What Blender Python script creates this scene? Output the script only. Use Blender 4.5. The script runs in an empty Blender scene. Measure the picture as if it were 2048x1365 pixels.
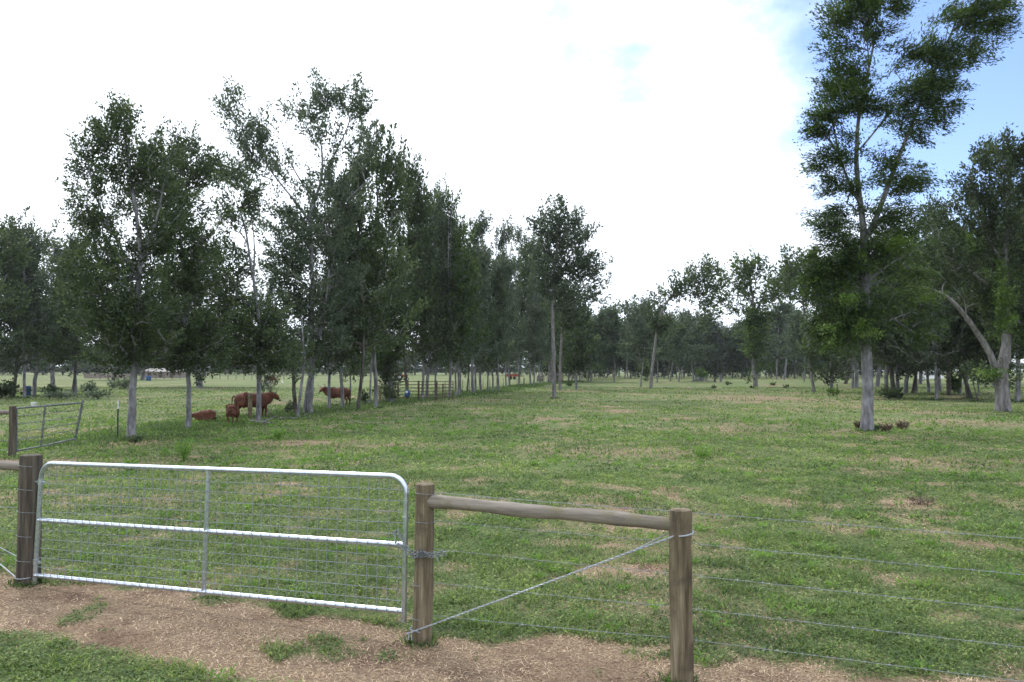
import bpy, bmesh, math, random
import numpy as np
from mathutils import Vector, Matrix
R = math.radians
C = bpy.context.scene.collection
scene = bpy.context.scene
rng = np.random.default_rng(7)
random.seed(7)

# ---------------------------------------------------------------- camera
CAM_H = 2.07
PITCH = R(2.07)
F = 28.0 / 36.0 * 2048.0
cam_d = bpy.data.cameras.new("camera")
cam = bpy.data.objects.new("camera", cam_d)
C.objects.link(cam)
cam.location = (0, 0, CAM_H)
cam.rotation_euler = (R(90) + PITCH, 0, 0)
cam_d.lens = 28.0
cam_d.sensor_width = 36.0
cam_d.clip_start = 0.1
cam_d.clip_end = 6000
cam_d.dof.use_dof = True
cam_d.dof.focus_distance = 6.4
cam_d.dof.aperture_fstop = 6.3
scene.camera = cam

# ---------------------------------------------------------------- sky, sun, exposure
SUN_EL, SUN_AZ = 48.0, -35.0          # azimuth: degrees clockwise from +Y
scene.view_settings.view_transform = 'Standard'
scene.view_settings.look = 'None'
scene.view_settings.exposure = 0.45
scene.view_settings.gamma = 1.0
world = bpy.data.worlds.new("World")
scene.world = world
world.use_nodes = True
nt = world.node_tree
nt.nodes.clear()


def N(tree, kind, **kw):
    n = tree.nodes.new(kind)
    for k, v in kw.items():
        if k == 'inp':
            for a, b in v.items():
                n.inputs[a].default_value = b
        else:
            setattr(n, k, v)
    return n


def dirpx(px, py):
    x = (px - 1024) / F
    v = (682.5 - py) / F
    y = math.cos(PITCH) - v * math.sin(PITCH)
    z = math.sin(PITCH) + v * math.cos(PITCH)
    return Vector((x, y, z))


def build_world():
    L = nt.links.new
    tc = N(nt, 'ShaderNodeTexCoord')
    sky = N(nt, 'ShaderNodeTexSky')
    sky.sky_type = 'NISHITA'
    sky.sun_disc = False
    sky.sun_elevation = R(SUN_EL)
    sky.sun_rotation = R(SUN_AZ)
    sky.air_density = 1.0
    sky.dust_density = 0.6
    sky.ozone_density = 1.6
    gain = N(nt, 'ShaderNodeMixRGB', blend_type='MULTIPLY')
    gain.inputs[0].default_value = 1
    gain.inputs[2].default_value = (1.18, 1.26, 1.60, 1)
    L(sky.outputs[0], gain.inputs[1])

    def lobe(px, py, r0, r1):
        """1 inside angle r0 of that part of the sky, 0 outside r1 (degrees)"""
        d = dirpx(px, py).normalized()
        dot = N(nt, 'ShaderNodeVectorMath', operation='DOT_PRODUCT')
        L(tc.outputs['Generated'], dot.inputs[0])
        dot.inputs[1].default_value = d
        mr = N(nt, 'ShaderNodeMapRange', interpolation_type='LINEAR')
        mr.inputs[1].default_value = math.cos(R(r1))
        mr.inputs[2].default_value = math.cos(R(r0))
        L(dot.outputs['Value'], mr.inputs[0])
        return mr.outputs[0]

    def add(a, b, op='ADD'):
        m = N(nt, 'ShaderNodeMath', operation=op)
        L(a, m.inputs[0])
        if isinstance(b, (int, float)):
            m.inputs[1].default_value = b
        else:
            L(b, m.inputs[1])
        return m.outputs[0]

    def noise(scale, detail, w=0.0, z=1.0):
        mp = N(nt, 'ShaderNodeMapping')
        mp.inputs['Scale'].default_value = (1, 1, z)
        mp.inputs['Location'].default_value = (w, w * .7, 0)
        L(tc.outputs['Generated'], mp.inputs[0])
        n = N(nt, 'ShaderNodeTexNoise')
        n.inputs['Scale'].default_value = scale
        n.inputs['Detail'].default_value = detail
        n.inputs['Roughness'].default_value = 0.55
        L(mp.outputs[0], n.inputs['Vector'])
        return n.outputs[0]
    n1 = noise(5.5, 6, 3.1, 1.6)
    blue = add(lobe(2580, 60, 10, 30), 1.0, 'MULTIPLY')
    b2 = add(lobe(1330, -150, 3, 12), 0.70, 'MULTIPLY')
    b3 = add(lobe(1180, 190, 0, 5.5), 0.52, 'MULTIPLY')
    b4 = add(lobe(1385, 375, 0, 4.5), 0.55, 'MULTIPLY')
    b5 = add(lobe(1780, 180, 0, 8), 0.30, 'MULTIPLY')
    s = add(add(add(blue, b2), add(b3, b4)), b5)
    wob = add(add(n1, -0.47), 2.2, 'MULTIPLY')
    s = add(s, wob)
    mr = N(nt, 'ShaderNodeMapRange', interpolation_type='SMOOTHSTEP')
    mr.inputs[1].default_value = 0.12
    mr.inputs[2].default_value = 1.0
    L(s, mr.inputs[0])
    # only inside the openings in the cloud
    gate = N(nt, 'ShaderNodeMapRange', interpolation_type='SMOOTHSTEP')
    gate.inputs[1].default_value = 0.0
    gate.inputs[2].default_value = 0.22
    L(add(add(add(blue, b2), add(b3, b4)), b5), gate.inputs[0])
    clear = add(mr.outputs[0], gate.outputs[0], 'MULTIPLY')
    # cloud layer: bright, brighter towards the hidden sun
    n2 = noise(3.0, 5, 9.7, 1.8)
    sund = Vector((math.sin(R(SUN_AZ)) * math.cos(R(SUN_EL)), math.cos(R(SUN_AZ)) * math.cos(R(SUN_EL)), math.sin(R(SUN_EL))))
    dot = N(nt, 'ShaderNodeVectorMath', operation='DOT_PRODUCT')
    L(tc.outputs['Generated'], dot.inputs[0])
    dot.inputs[1].default_value = sund
    mg = N(nt, 'ShaderNodeMapRange')
    mg.inputs[1].default_value = -0.2
    mg.inputs[2].default_value = 1.0
    mg.inputs[3].default_value = 8.6
    mg.inputs[4].default_value = 13.0
    L(dot.outputs['Value'], mg.inputs[0])
    cl = N(nt, 'ShaderNodeMixRGB', blend_type='MIX')
    cl.inputs[1].default_value = (.86, .95, 1.08, 1)
    cl.inputs[2].default_value = (.98, 1.02, 1.07, 1)
    L(n2, cl.inputs[0])
    cb = N(nt, 'ShaderNodeVectorMath', operation='SCALE')
    L(cl.outputs[0], cb.inputs[0])
    L(mg.outputs[0], cb.inputs['Scale'])
    mix = N(nt, 'ShaderNodeMixRGB', blend_type='MIX')
    L(clear, mix.inputs[0])
    L(cb.outputs[0], mix.inputs[1])
    L(gain.outputs[0], mix.inputs[2])
    bg = N(nt, 'ShaderNodeBackground')
    bg.inputs['Strength'].default_value = 0.12
    L(mix.outputs[0], bg.inputs['Color'])
    out = N(nt, 'ShaderNodeOutputWorld')
    L(bg.outputs[0], out.inputs[0])


build_world()
sun_d = bpy.data.lights.new("sun", 'SUN')
sun_d.energy = 1.5
sun_d.angle = R(11)
sun_d.color = (1.0, 0.95, 0.88)
sun = bpy.data.objects.new("sun", sun_d)
C.objects.link(sun)
sun.rotation_euler = (R(90 - SUN_EL), 0, R(180 - SUN_AZ))
world.cycles.sampling_method = 'AUTOMATIC'
scene.cycles.max_bounces = 6
scene.cycles.diffuse_bounces = 3
scene.cycles.transmission_bounces = 3
scene.cycles.glossy_bounces = 2
scene.cycles.use_denoising = True


# ---------------------------------------------------------------- helpers
def at(px, py, Y):
    d = dirpx(px, py)
    k = Y / d.y
    return Vector((d.x * k, Y, CAM_H + d.z * k))


def ground(px, py):
    d = dirpx(px, py)
    k = -CAM_H / d.z
    return Vector((d.x * k, d.y * k, 0))


_tab = rng.random((256, 256))


def vnoise(x, y):
    x = np.asarray(x, float)
    y = np.asarray(y, float)
    xi = np.floor(x).astype(int)
    yi = np.floor(y).astype(int)
    fx = x - xi
    fy = y - yi
    fx = fx * fx * (3 - 2 * fx)
    fy = fy * fy * (3 - 2 * fy)
    a = _tab[xi & 255, yi & 255]
    b = _tab[(xi + 1) & 255, yi & 255]
    c = _tab[xi & 255, (yi + 1) & 255]
    d = _tab[(xi + 1) & 255, (yi + 1) & 255]
    return (a * (1 - fx) + b * fx) * (1 - fy) + (c * (1 - fx) + d * fx) * fy


def fbm(x, y, s, o=4):
    v = 0
    a = .5
    t = 0
    for k in range(o):
        v = v + a * vnoise(np.asarray(x) / s + 17.3 * k, np.asarray(y) / s + 9.1 * k)
        t += a
        a *= .5
        s /= 2.03
    return v / t


def sstep(a, b, x):
    t = np.clip((x - a) / (b - a), 0, 1)
    return t * t * (3 - 2 * t)


def gz(x, y):
    """ground height: almost flat, small lumps"""
    return (fbm(x, y, 1.3, 3) - .5) * .05 + (fbm(x, y, 14., 2) - .5) * .10


def on(v):
    return Vector((v.x, v.y, float(gz(v.x, v.y))))


def raw_mesh(name, verts, faces, mat, k=4, smooth=False, attrs=None):
    """verts (n,3), faces (m,k) int array -> mesh datablock"""
    me = bpy.data.meshes.new(name)
    verts = np.asarray(verts, np.float32)
    faces = np.asarray(faces, np.int32)
    me.vertices.add(len(verts))
    me.vertices.foreach_set('co', verts.ravel())
    m = len(faces)
    me.loops.add(m * k)
    me.loops.foreach_set('vertex_index', faces.ravel())
    me.polygons.add(m)
    me.polygons.foreach_set('loop_start', np.arange(0, m * k, k, dtype=np.int32))
    me.polygons.foreach_set('loop_total', np.full(m, k, np.int32))
    if smooth:
        me.polygons.foreach_set('use_smooth', np.ones(m, bool))
    me.update(calc_edges=True)
    for an, (dom, arr) in (attrs or {}).items():
        at_ = me.attributes.new(an, 'FLOAT', dom)
        at_.data.foreach_set('value', np.asarray(arr, np.float32))
    if mat:
        me.materials.append(mat)
    return me


def link(name, me, parent=None):
    o = bpy.data.objects.new(name, me)
    C.objects.link(o)
    if parent:
        o.parent = parent
    return o


def tag(o, label=None, cat=None, group=None, kind=None):
    if label:
        o['label'] = label
    if cat:
        o['category'] = cat
    if group:
        o['group'] = group
    if kind:
        o['kind'] = kind
    return o


def thing(name, label, cat, loc=(0, 0, 0), rz=0.0, group=None):
    o = bpy.data.objects.new(name, None)
    C.objects.link(o)
    o.location = loc
    o.rotation_euler = (0, 0, rz)
    o.empty_display_size = .3
    return tag(o, label, cat, group)


def copy_tree(root, loc, rz, scale, label, group=None, name=None):
    r = root.copy()
    C.objects.link(r)
    if name:
        r.name = name
    r.location = loc
    r.rotation_euler = (0, 0, rz)
    r.scale = scale
    r['label'] = label
    if group:
        r['group'] = group
    elif 'group' in r:
        del r['group']
    for ch in list(root.children):
        c = ch.copy()
        C.objects.link(c)
        c.parent = r
        for g in list(ch.children):
            d = g.copy()
            C.objects.link(d)
            d.parent = c
    return r


class MB:
    """collects shapes of one mesh"""

    def __init__(self):
        self.v = []
        self.f = []

    def add(self, v, f):
        b = len(self.v)
        self.v += [tuple(p) for p in v]
        self.f += [tuple(i + b for i in q) for q in f]

    def tube(self, pts, rad, n=8, caps=True, twist=0.0):
        pts = [Vector(p) for p in pts]
        if not hasattr(rad, '__len__'):
            rad = [rad] * len(pts)
        vs = []
        u = None
        for i, p in enumerate(pts):
            if i == 0:
                d = pts[1] - p
            elif i == len(pts) - 1:
                d = p - pts[i - 1]
            else:
                d = (pts[i + 1] - p).normalized() + (p - pts[i - 1]).normalized()
            if d.length < 1e-9:
                d = Vector((0, 0, 1))
            d.normalize()
            if u is None:
                u = d.orthogonal().normalized()
            else:
                u = u - d * u.dot(d)
                if u.length < 1e-6:
                    u = d.orthogonal()
                u.normalize()
            w = d.cross(u)
            for j in range(n):
                a = 2 * math.pi * j / n
                vs.append(p + (u * math.cos(a) + w * math.sin(a)) * rad[i])
        fs = []
        for i in range(len(pts) - 1):
            for j in range(n):
                a = i * n + j
                b = i * n + (j + 1) % n
                fs.append((a, b, b + n, a + n))
        if caps:
            fs.append(tuple(range(n - 1, -1, -1)))
            m = (len(pts) - 1) * n
            fs.append(tuple(range(m, m + n)))
        self.add(vs, fs)
        return self

    def box(self, c, s, rot=None):
        c = Vector(c)
        vs = []
        for x in (-.5, .5):
            for y in (-.5, .5):
                for z in (-.5, .5):
                    p = Vector((x * s[0], y * s[1], z * s[2]))
                    if rot:
                        p = rot @ p
                    vs.append(c + p)
        self.add(vs, [(0, 1, 3, 2), (4, 6, 7, 5), (0, 4, 5, 1), (2, 3, 7, 6), (0, 2, 6, 4), (1, 5, 7, 3)])
        return self

    def ball(self, c, r, nu=10, nv=7):
        vs = []
        fs = []
        for i in range(nv + 1):
            t = math.pi * i / nv
            for j in range(nu):
                a = 2 * math.pi * j / nu
                vs.append((c[0] + r[0] * math.sin(t) * math.cos(a), c[1] + r[1] * math.sin(t) * math.sin(a), c[2] + r[2] * math.cos(t)))
        for i in range(nv):
            for j in range(nu):
                a = i * nu + j
                b = i * nu + (j + 1) % nu
                fs.append((a, a + nu, b + nu, b))
        self.add(vs, fs)
        return self

    def build(self, name, mat, parent=None, smooth=True, origin=None):
        me = bpy.data.meshes.new(name)
        vs = self.v
        if origin is not None:
            ox, oy, oz = origin
            vs = [(a - ox, b - oy, c - oz) for a, b, c in vs]
        me.from_pydata(vs, [], self.f)
        me.materials.append(mat)
        if smooth:
            me.polygons.foreach_set('use_smooth', np.ones(len(me.polygons), bool))
            try:
                me.set_sharp_from_angle(angle=R(50))
            except Exception:
                pass
        me.update()
        return link(name, me, parent)


# ---------------------------------------------------------------- materials
def new_mat(name):
    m = bpy.data.materials.new(name)
    m.use_nodes = True
    t = m.node_tree
    t.nodes.clear()
    out = N(t, 'ShaderNodeOutputMaterial')
    return m, t, out


def ramp(t, stops, fac):
    r = N(t, 'ShaderNodeValToRGB')
    el = r.color_ramp.elements
    while len(el) < len(stops):
        el.new(0.5)
    for e, (p, c) in zip(el, stops):
        e.position = p
        e.color = (*c, 1)
    t.links.new(fac, r.inputs[0])
    return r.outputs[0]


def leaf_mat(name, dark, mid, light, trans=.35, rough=.55):
    m, t, out = new_mat(name)
    L = t.links.new
    a = N(t, 'ShaderNodeAttribute', attribute_name='tint')
    col = ramp(t, [(0.0, dark), (0.5, mid), (1.0, light)], a.outputs['Fac'])
    p = N(t, 'ShaderNodeBsdfPrincipled')
    p.inputs['Roughness'].default_value = rough
    p.inputs['Specular IOR Level'].default_value = .35
    L(col, p.inputs['Base Color'])
    tr = N(t, 'ShaderNodeBsdfTranslucent')
    hs = N(t, 'ShaderNodeHueSaturation')
    hs.inputs['Hue'].default_value = .49
    hs.inputs['Saturation'].default_value = 1.15
    hs.inputs['Value'].default_value = 1.7
    L(col, hs.inputs['Color'])
    L(hs.outputs[0], tr.inputs[0])
    mx = N(t, 'ShaderNodeMixShader')
    mx.inputs[0].default_value = trans
    L(p.outputs[0], mx.inputs[1])
    L(tr.outputs[0], mx.inputs[2])
    L(mx.outputs[0], out.inputs[0])
    return m


def noisy_mat(name, stops, scale=8, detail=6, rough=.8, stretch=(1, 1, 1), bump=0.3, bdist=.01, metallic=0, spec=.3, extra=None):
    m, t, out = new_mat(name)
    L = t.links.new
    tc = N(t, 'ShaderNodeTexCoord')
    mp = N(t, 'ShaderNodeMapping')
    mp.inputs['Scale'].default_value = stretch
    L(tc.outputs['Object'], mp.inputs[0])
    n = N(t, 'ShaderNodeTexNoise')
    n.inputs['Scale'].default_value = scale
    n.inputs['Detail'].default_value = detail
    n.inputs['Roughness'].default_value = .65
    L(mp.outputs[0], n.inputs['Vector'])
    mr = N(t, 'ShaderNodeMapRange')
    mr.inputs[1].default_value = .3
    mr.inputs[2].default_value = .7
    L(n.outputs[0], mr.inputs[0])
    col = ramp(t, stops, mr.outputs[0])
    if extra:
        # second, larger pattern (lichen, stains): extra = (scale, colour, lo, hi)
        sc, c2, lo, hi = extra
        n2 = N(t, 'ShaderNodeTexNoise')
        n2.inputs['Scale'].default_value = sc
        n2.inputs['Detail'].default_value = 5
        L(tc.outputs['Object'], n2.inputs['Vector'])
        m2 = N(t, 'ShaderNodeMapRange')
        m2.inputs[1].default_value = lo
        m2.inputs[2].default_value = hi
        L(n2.outputs[0], m2.inputs[0])
        mx = N(t, 'ShaderNodeMixRGB')
        L(m2.outputs[0], mx.inputs[0])
        L(col, mx.inputs[1])
        mx.inputs[2].default_value = (*c2, 1)
        col = mx.outputs[0]
    p = N(t, 'ShaderNodeBsdfPrincipled')
    p.inputs['Roughness'].default_value = rough
    p.inputs['Metallic'].default_value = metallic
    p.inputs['Specular IOR Level'].default_value = spec
    L(col, p.inputs['Base Color'])
    if bump:
        b = N(t, 'ShaderNodeBump')
        b.inputs['Strength'].default_value = bump
        b.inputs['Distance'].default_value = bdist
        L(n.outputs[0], b.inputs['Height'])
        L(b.outputs[0], p.inputs['Normal'])
    L(p.outputs[0], out.inputs[0])
    return m


M = {}
M['oak'] = leaf_mat('oak_leaves', (.020, .034, .014), (.052, .078, .032), (.135, .175, .075))
M['grey'] = leaf_mat('grey_green_leaves', (.026, .040, .023), (.064, .090, .052), (.155, .19, .12))
M['pecan'] = leaf_mat('pecan_leaves', (.020, .038, .012), (.050, .088, .024), (.14, .20, .055))
M['bright'] = leaf_mat('young_leaves', (.04, .08, .02), (.08, .14, .03), (.16, .22, .06))
M['far'] = leaf_mat('far_leaves', (.024, .040, .021), (.054, .080, .042), (.125, .16, .085))
M['weed'] = leaf_mat('weed_leaves', (.06, .13, .03), (.12, .23, .045), (.22, .34, .08))
M['dead'] = leaf_mat('dead_leaves', (.05, .032, .022), (.10, .065, .045), (.18, .13, .09), trans=.15)
M['grass'] = leaf_mat('grass_blades', (.036, .070, .026), (.132, .198, .060), (.33, .39, .14), trans=.4, rough=.6)
M['straw'] = leaf_mat('dry_blades', (.19, .12, .075), (.48, .355, .235), (.74, .61, .44), trans=.2, rough=.75)
M['bark'] = noisy_mat('bark', [(0, (.050, .048, .052)), (.45, (.165, .162, .178)), (1, (.33, .33, .36))], 7, 8, .9, (1, 1, .28), .6, .03,
                      extra=(2.2, (.30, .31, .34), .56, .70))
M['bark_dark'] = noisy_mat('dark_bark', [(0, (.03, .026, .025)), (.5, (.075, .066, .062)), (1, (.17, .16, .155))], 7, 8, .9, (1, 1, .28), .6, .03)
M['bark_pale'] = noisy_mat('pale_bark', [(0, (.065, .060, .058)), (.45, (.165, .155, .155)), (1, (.31, .30, .305))], 6, 8, .9, (1, 1, .25), .6, .03,
                           extra=(1.7, (.28, .28, .28), .58, .72))
M['post'] = noisy_mat('post_wood', [(0, (.050, .038, .024)), (.35, (.128, .100, .064)), (.70, (.195, .158, .106)), (1, (.30, .255, .18))], 30, 9, .88,
                      (1, 1, .07), .7, .012, extra=(5.5, (.062, .050, .038), .55, .72))
M['post_dark'] = noisy_mat('dark_post_wood', [(0, (.022, .018, .015)), (.45, (.068, .055, .045)), (1, (.16, .14, .11))], 22, 9, .9,
                           (1, 1, .07), .7, .012)
M['rail'] = noisy_mat('rail_wood', [(0, (.060, .048, .038)), (.4, (.175, .150, .124)), (1, (.33, .295, .25))], 16, 9, .85, (.09, 1, 1), .6, .008,
                      extra=(5, (.17, .15, .09), .58, .75))
M['steel'] = noisy_mat('galvanised_steel', [(0, (.42, .46, .54)), (.5, (.58, .63, .72)), (1, (.74, .78, .86))], 30, 4, .30, (1, 1, 1), .03, .002, metallic=.95, spec=.5)
M['steel_old'] = noisy_mat('weathered_steel', [(0, (.07, .075, .08)), (.5, (.14, .15, .16)), (1, (.24, .25, .27))], 14, 5, .6, (1, 1, 1), .1, .002, metallic=.4)
M['wire'] = noisy_mat('wire_steel', [(0, (.16, .17, .185)), (.5, (.26, .28, .31)), (1, (.40, .42, .45))], 60, 3, .5, (1, 1, 1), 0, metallic=.4)
M['cable'] = noisy_mat('brace_wire_steel', [(0, (.26, .28, .31)), (.5, (.38, .41, .46)), (1, (.52, .55, .60))], 90, 3, .45, (1, 1, 1), .3, .003, metallic=.5)
M['rust'] = noisy_mat('rusty_pipe', [(0, (.04, .026, .022)), (.5, (.09, .060, .050)), (1, (.17, .13, .11))], 12, 5, .8)
M['tpost'] = noisy_mat('green_steel', [(0, (.010, .022, .016)), (1, (.03, .055, .04))], 14, 4, .6)
M['white'] = noisy_mat('white_paint', [(0, (.60, .61, .62)), (1, (.82, .83, .84))], 9, 4, .6)
M['blue'] = noisy_mat('blue_plastic', [(0, (.012, .045, .15)), (1, (.03, .09, .24))], 5, 3, .5)
M['red'] = noisy_mat('red_paint', [(0, (.16, .03, .02)), (1, (.30, .06, .04))], 5, 3, .5)
M['rubber'] = noisy_mat('rubber', [(0, (.015, .015, .015)), (1, (.035, .035, .035))], 9, 3, .8)
M['silver'] = noisy_mat('silver_paint', [(0, (.50, .53, .58)), (1, (.66, .69, .74))], 3, 3, .3, metallic=.3)
M['glass'] = noisy_mat('car_glass', [(0, (.02, .03, .04)), (1, (.05, .06, .08))], 3, 2, .08, bump=0, spec=.6)
M['hay'] = noisy_mat('hay', [(0, (.22, .19, .15)), (.5, (.38, .34, .28)), (1, (.52, .48, .41))], 9, 7, .95)
M['plank'] = noisy_mat('weathered_boards', [(0, (.12, .095, .085)), (.5, (.24, .195, .18)), (1, (.34, .29, .27))], 5, 6, .9, (4, 4, .3))
M['roof'] = noisy_mat('tin_roof', [(0, (.10, .09, .088)), (1, (.19, .17, .165))], 4, 5, .6, (6, 1, 1))
M['coat'] = noisy_mat('red_brown_hide', [(0, (.030, .010, .006)), (.5, (.092, .029, .015)), (1, (.18, .064, .032))], 3.5, 6, .75, bump=.15)
M['coat_dark'] = noisy_mat('dark_brown_hide', [(0, (.010, .005, .004)), (.45, (.045, .015, .010)), (1, (.10, .032, .020))], 2.6, 5, .75, bump=.15)
M['calf'] = noisy_mat('calf_hide', [(0, (.05, .018, .012)), (.5, (.13, .047, .028)), (1, (.22, .10, .065))], 4.5, 6, .8, bump=.15)
M['horn'] = noisy_mat('horn', [(0, (.30, .26, .20)), (1, (.48, .44, .36))], 9, 3, .5)
M['nose'] = noisy_mat('muzzle_skin', [(0, (.03, .02, .02)), (1, (.08, .05, .045))], 9, 3, .4)
M['feather'] = noisy_mat('white_feathers', [(0, (.72, .72, .70)), (1, (.84, .84, .83))], 12, 3, .8)


# ---------------------------------------------------------------- ground and grass
P_L = Vector((-4.66, 7.76))         # fence line through the three round posts
P_M = Vector((-0.69, 6.07))
P_R = Vector((1.12, 5.34))
_fd = (P_R - P_L).normalized()
FN = Vector((-_fd.y, _fd.x))        # points into the pasture


def sfence(x, y):
    return (x - P_M.x) * FN.x + (y - P_M.y) * FN.y


_patch = []
for (px, py, rx, ry, a) in [(1520, 797, 130, 7, .55), (1700, 812, 120, 7, .45), (1230, 908, 190, 12, .6), (800, 893, 120, 6, .6), (600, 888, 130, 7, .8), (830, 972, 40, 12, .6),
                            (1850, 925, 150, 14, .55), (1480, 862, 90, 12, .5), (1820, 1012, 60, 12, .85), (1440, 1040, 70, 12, .4),
                            (1560, 1010, 60, 10, .6), (1440, 1115, 50, 14, .35), (1690, 1060, 70, 14, .5), (1900, 845, 160, 10, .45), (1960, 1095, 90, 16, .6),
                            (270, 885, 60, 9, .8), (1240, 822, 40, 4, .6), (1080, 905, 60, 10, .5),
                            (170, 1000, 70, 14, .5), (820, 1180, 80, 20, .6), (560, 905, 60, 8, .4),
                            (1250, 1020, 50, 9, .4), (330, 1010, 90, 14, .35), (640, 1030, 60, 12, .3)]:
    c = ground(px, py)
    e = ground(px + rx, py)
    g1 = ground(px, py + ry)
    g0 = ground(px, py - ry)
    _patch.append((c.x, c.y, max(.15, e.x - c.x), max(.2, (g0.y - g1.y) / 2), a))


def dryness(x, y):
    x = np.asarray(x, float)
    y = np.asarray(y, float)
    s = sfence(x, y)
    n = (fbm(x, y, 1.1, 4) - .5)
    n2 = (fbm(x + 50, y + 20, .45, 3) - .5)
    strip = sstep(-.10, .08, s + .97 + n * .30 + n2 * .20) * sstep(-.15, .2, .46 + .08 * np.clip(x, -2, 2.5) - s + n * .8 + n2 * .6)
    strip = strip * (1 - .75 * sstep(.65, .76, fbm(x + 7, y - 31, .42, 4)))
    d = np.clip(strip + strip * (1 - strip) * 2.2 * (fbm(x + 3, y - 11, .11, 3) - .5) * 2 + .10 * (strip > .01) * (fbm(x - 13, y + 1, .09, 2) - .5), 0, 1)
    far = sstep(.57, .75, fbm(x + 91, y * .8 + 12, 3.3, 5)) * .38 + sstep(.58, .70, fbm(x + 191, y + 12, .55, 4)) * .50
    d = np.maximum(d, far * (s > .3))
    w = .55 + 1.1 * fbm(x - 40, y + 77, .8, 4)
    for (cx, cy, sx, sy, a) in _patch:
        q = np.exp(-(((x - cx) / sx) ** 2 + ((y - cy) / sy) ** 2) * .9)
        d = np.maximum(d, np.clip(q * a * w * 1.0 * (.5 + fbm(x + 5, y + 3, .35, 3)), 0, 1) * (s > .2))
    return np.clip(d, 0, 1)


def make_ground():
    nx, ny = 520, 560
    u = np.linspace(-5.6, 5.6, nx)
    xs = 11.5 * np.sinh(u)
    v = np.linspace(-5.2, 5.7, ny)
    ys = 10.0 * np.sinh(v) + 6
    X, Y = np.meshgrid(xs, ys)
    Z = gz(X, Y)
    dr = dryness(X, Y)
    verts = np.stack([X.ravel(), Y.ravel(), Z.ravel()], 1)
    i = np.arange(nx * ny).reshape(ny, nx)
    f = np.stack([i[:-1, :-1].ravel(), i[:-1, 1:].ravel(), i[1:, 1:].ravel(), i[1:, :-1].ravel()], 1)
    m, t, out = new_mat('pasture_ground')
    L = t.links.new
    g = N(t, 'ShaderNodeNewGeometry')
    a = N(t, 'ShaderNodeAttribute', attribute_name='dry')

    def noise(sc, det=6, rough=.6):
        n = N(t, 'ShaderNodeTexNoise')
        n.inputs['Scale'].default_value = sc
        n.inputs['Detail'].default_value = det
        n.inputs['Roughness'].default_value = rough
        L(g.outputs['Position'], n.inputs['Vector'])
        return n.outputs[0]
    nf = noise(42, 8, .78)
    nm = noise(3.2, 6)
    nl = noise(.09, 5)
    green = ramp(t, [(.25, (.036, .052, .022)), (.46, (.100, .138, .050)), (.60, (.172, .215, .086)), (.78, (.29, .31, .16))], nf)
    brown = ramp(t, [(.25, (.080, .052, .035)), (.44, (.22, .155, .105)), (.58, (.37, .28, .19)), (.78, (.56, .46, .33))], nf)
    # worn, darker soil showing through the dead grass
    soil = N(t, 'ShaderNodeMapRange')
    soil.inputs[1].default_value = .52
    soil.inputs[2].default_value = .66
    soil.inputs[4].default_value = .75
    L(noise(1.7, 5), soil.inputs[0])
    sm = N(t, 'ShaderNodeMixRGB')
    L(soil.outputs[0], sm.inputs[0])
    L(brown, sm.inputs[1])
    sm.inputs[2].default_value = (.105, .058, .045, 1)
    brown = sm.outputs[0]
    # fine breakup of the dry/green edge
    ad = N(t, 'ShaderNodeMath', operation='MULTIPLY_ADD')
    L(nm, ad.inputs[0])
    ad.inputs[1].default_value = .9
    L(a.outputs['Fac'], ad.inputs[2])
    ad2 = N(t, 'ShaderNodeMath', operation='MULTIPLY_ADD')
    L(nf, ad2.inputs[0])
    ad2.inputs[1].default_value = .8
    L(ad.outputs[0], ad2.inputs[2])
    mr = N(t, 'ShaderNodeMapRange')
    mr.inputs[1].default_value = .92
    mr.inputs[2].default_value = 1.55
    L(ad2.outputs[0], mr.inputs[0])
    mx = N(t, 'ShaderNodeMixRGB')
    L(mr.outputs[0], mx.inputs[0])
    L(green, mx.inputs[1])
    L(brown, mx.inputs[2])
    # broad variation of the sward
    hs = N(t, 'ShaderNodeHueSaturation')
    L(mx.outputs[0], hs.inputs['Color'])
    v1 = N(t, 'ShaderNodeMapRange')
    v1.inputs[1].default_value = .35
    v1.inputs[2].default_value = .65
    v1.inputs[3].default_value = .86
    v1.inputs[4].default_value = 1.16
    L(nl, v1.inputs[0])
    L(v1.outputs[0], hs.inputs['Value'])
    p = N(t, 'ShaderNodeBsdfPrincipled')
    p.inputs['Roughness'].default_value = .95
    p.inputs['Specular IOR Level'].default_value = .1
    L(hs.outputs[0], p.inputs['Base Color'])
    b = N(t, 'ShaderNodeBump')
    b.inputs['Strength'].default_value = .8
    b.inputs['Distance'].default_value = .04
    L(nf, b.inputs['Height'])
    L(b.outputs[0], p.inputs['Normal'])
    L(p.outputs[0], out.inputs[0])
    me = raw_mesh('ground', verts, f, m, 4, True, {'dry': ('POINT', dr.ravel())})
    o = link('ground', me)
    tag(o, kind='structure')


make_ground()


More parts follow.
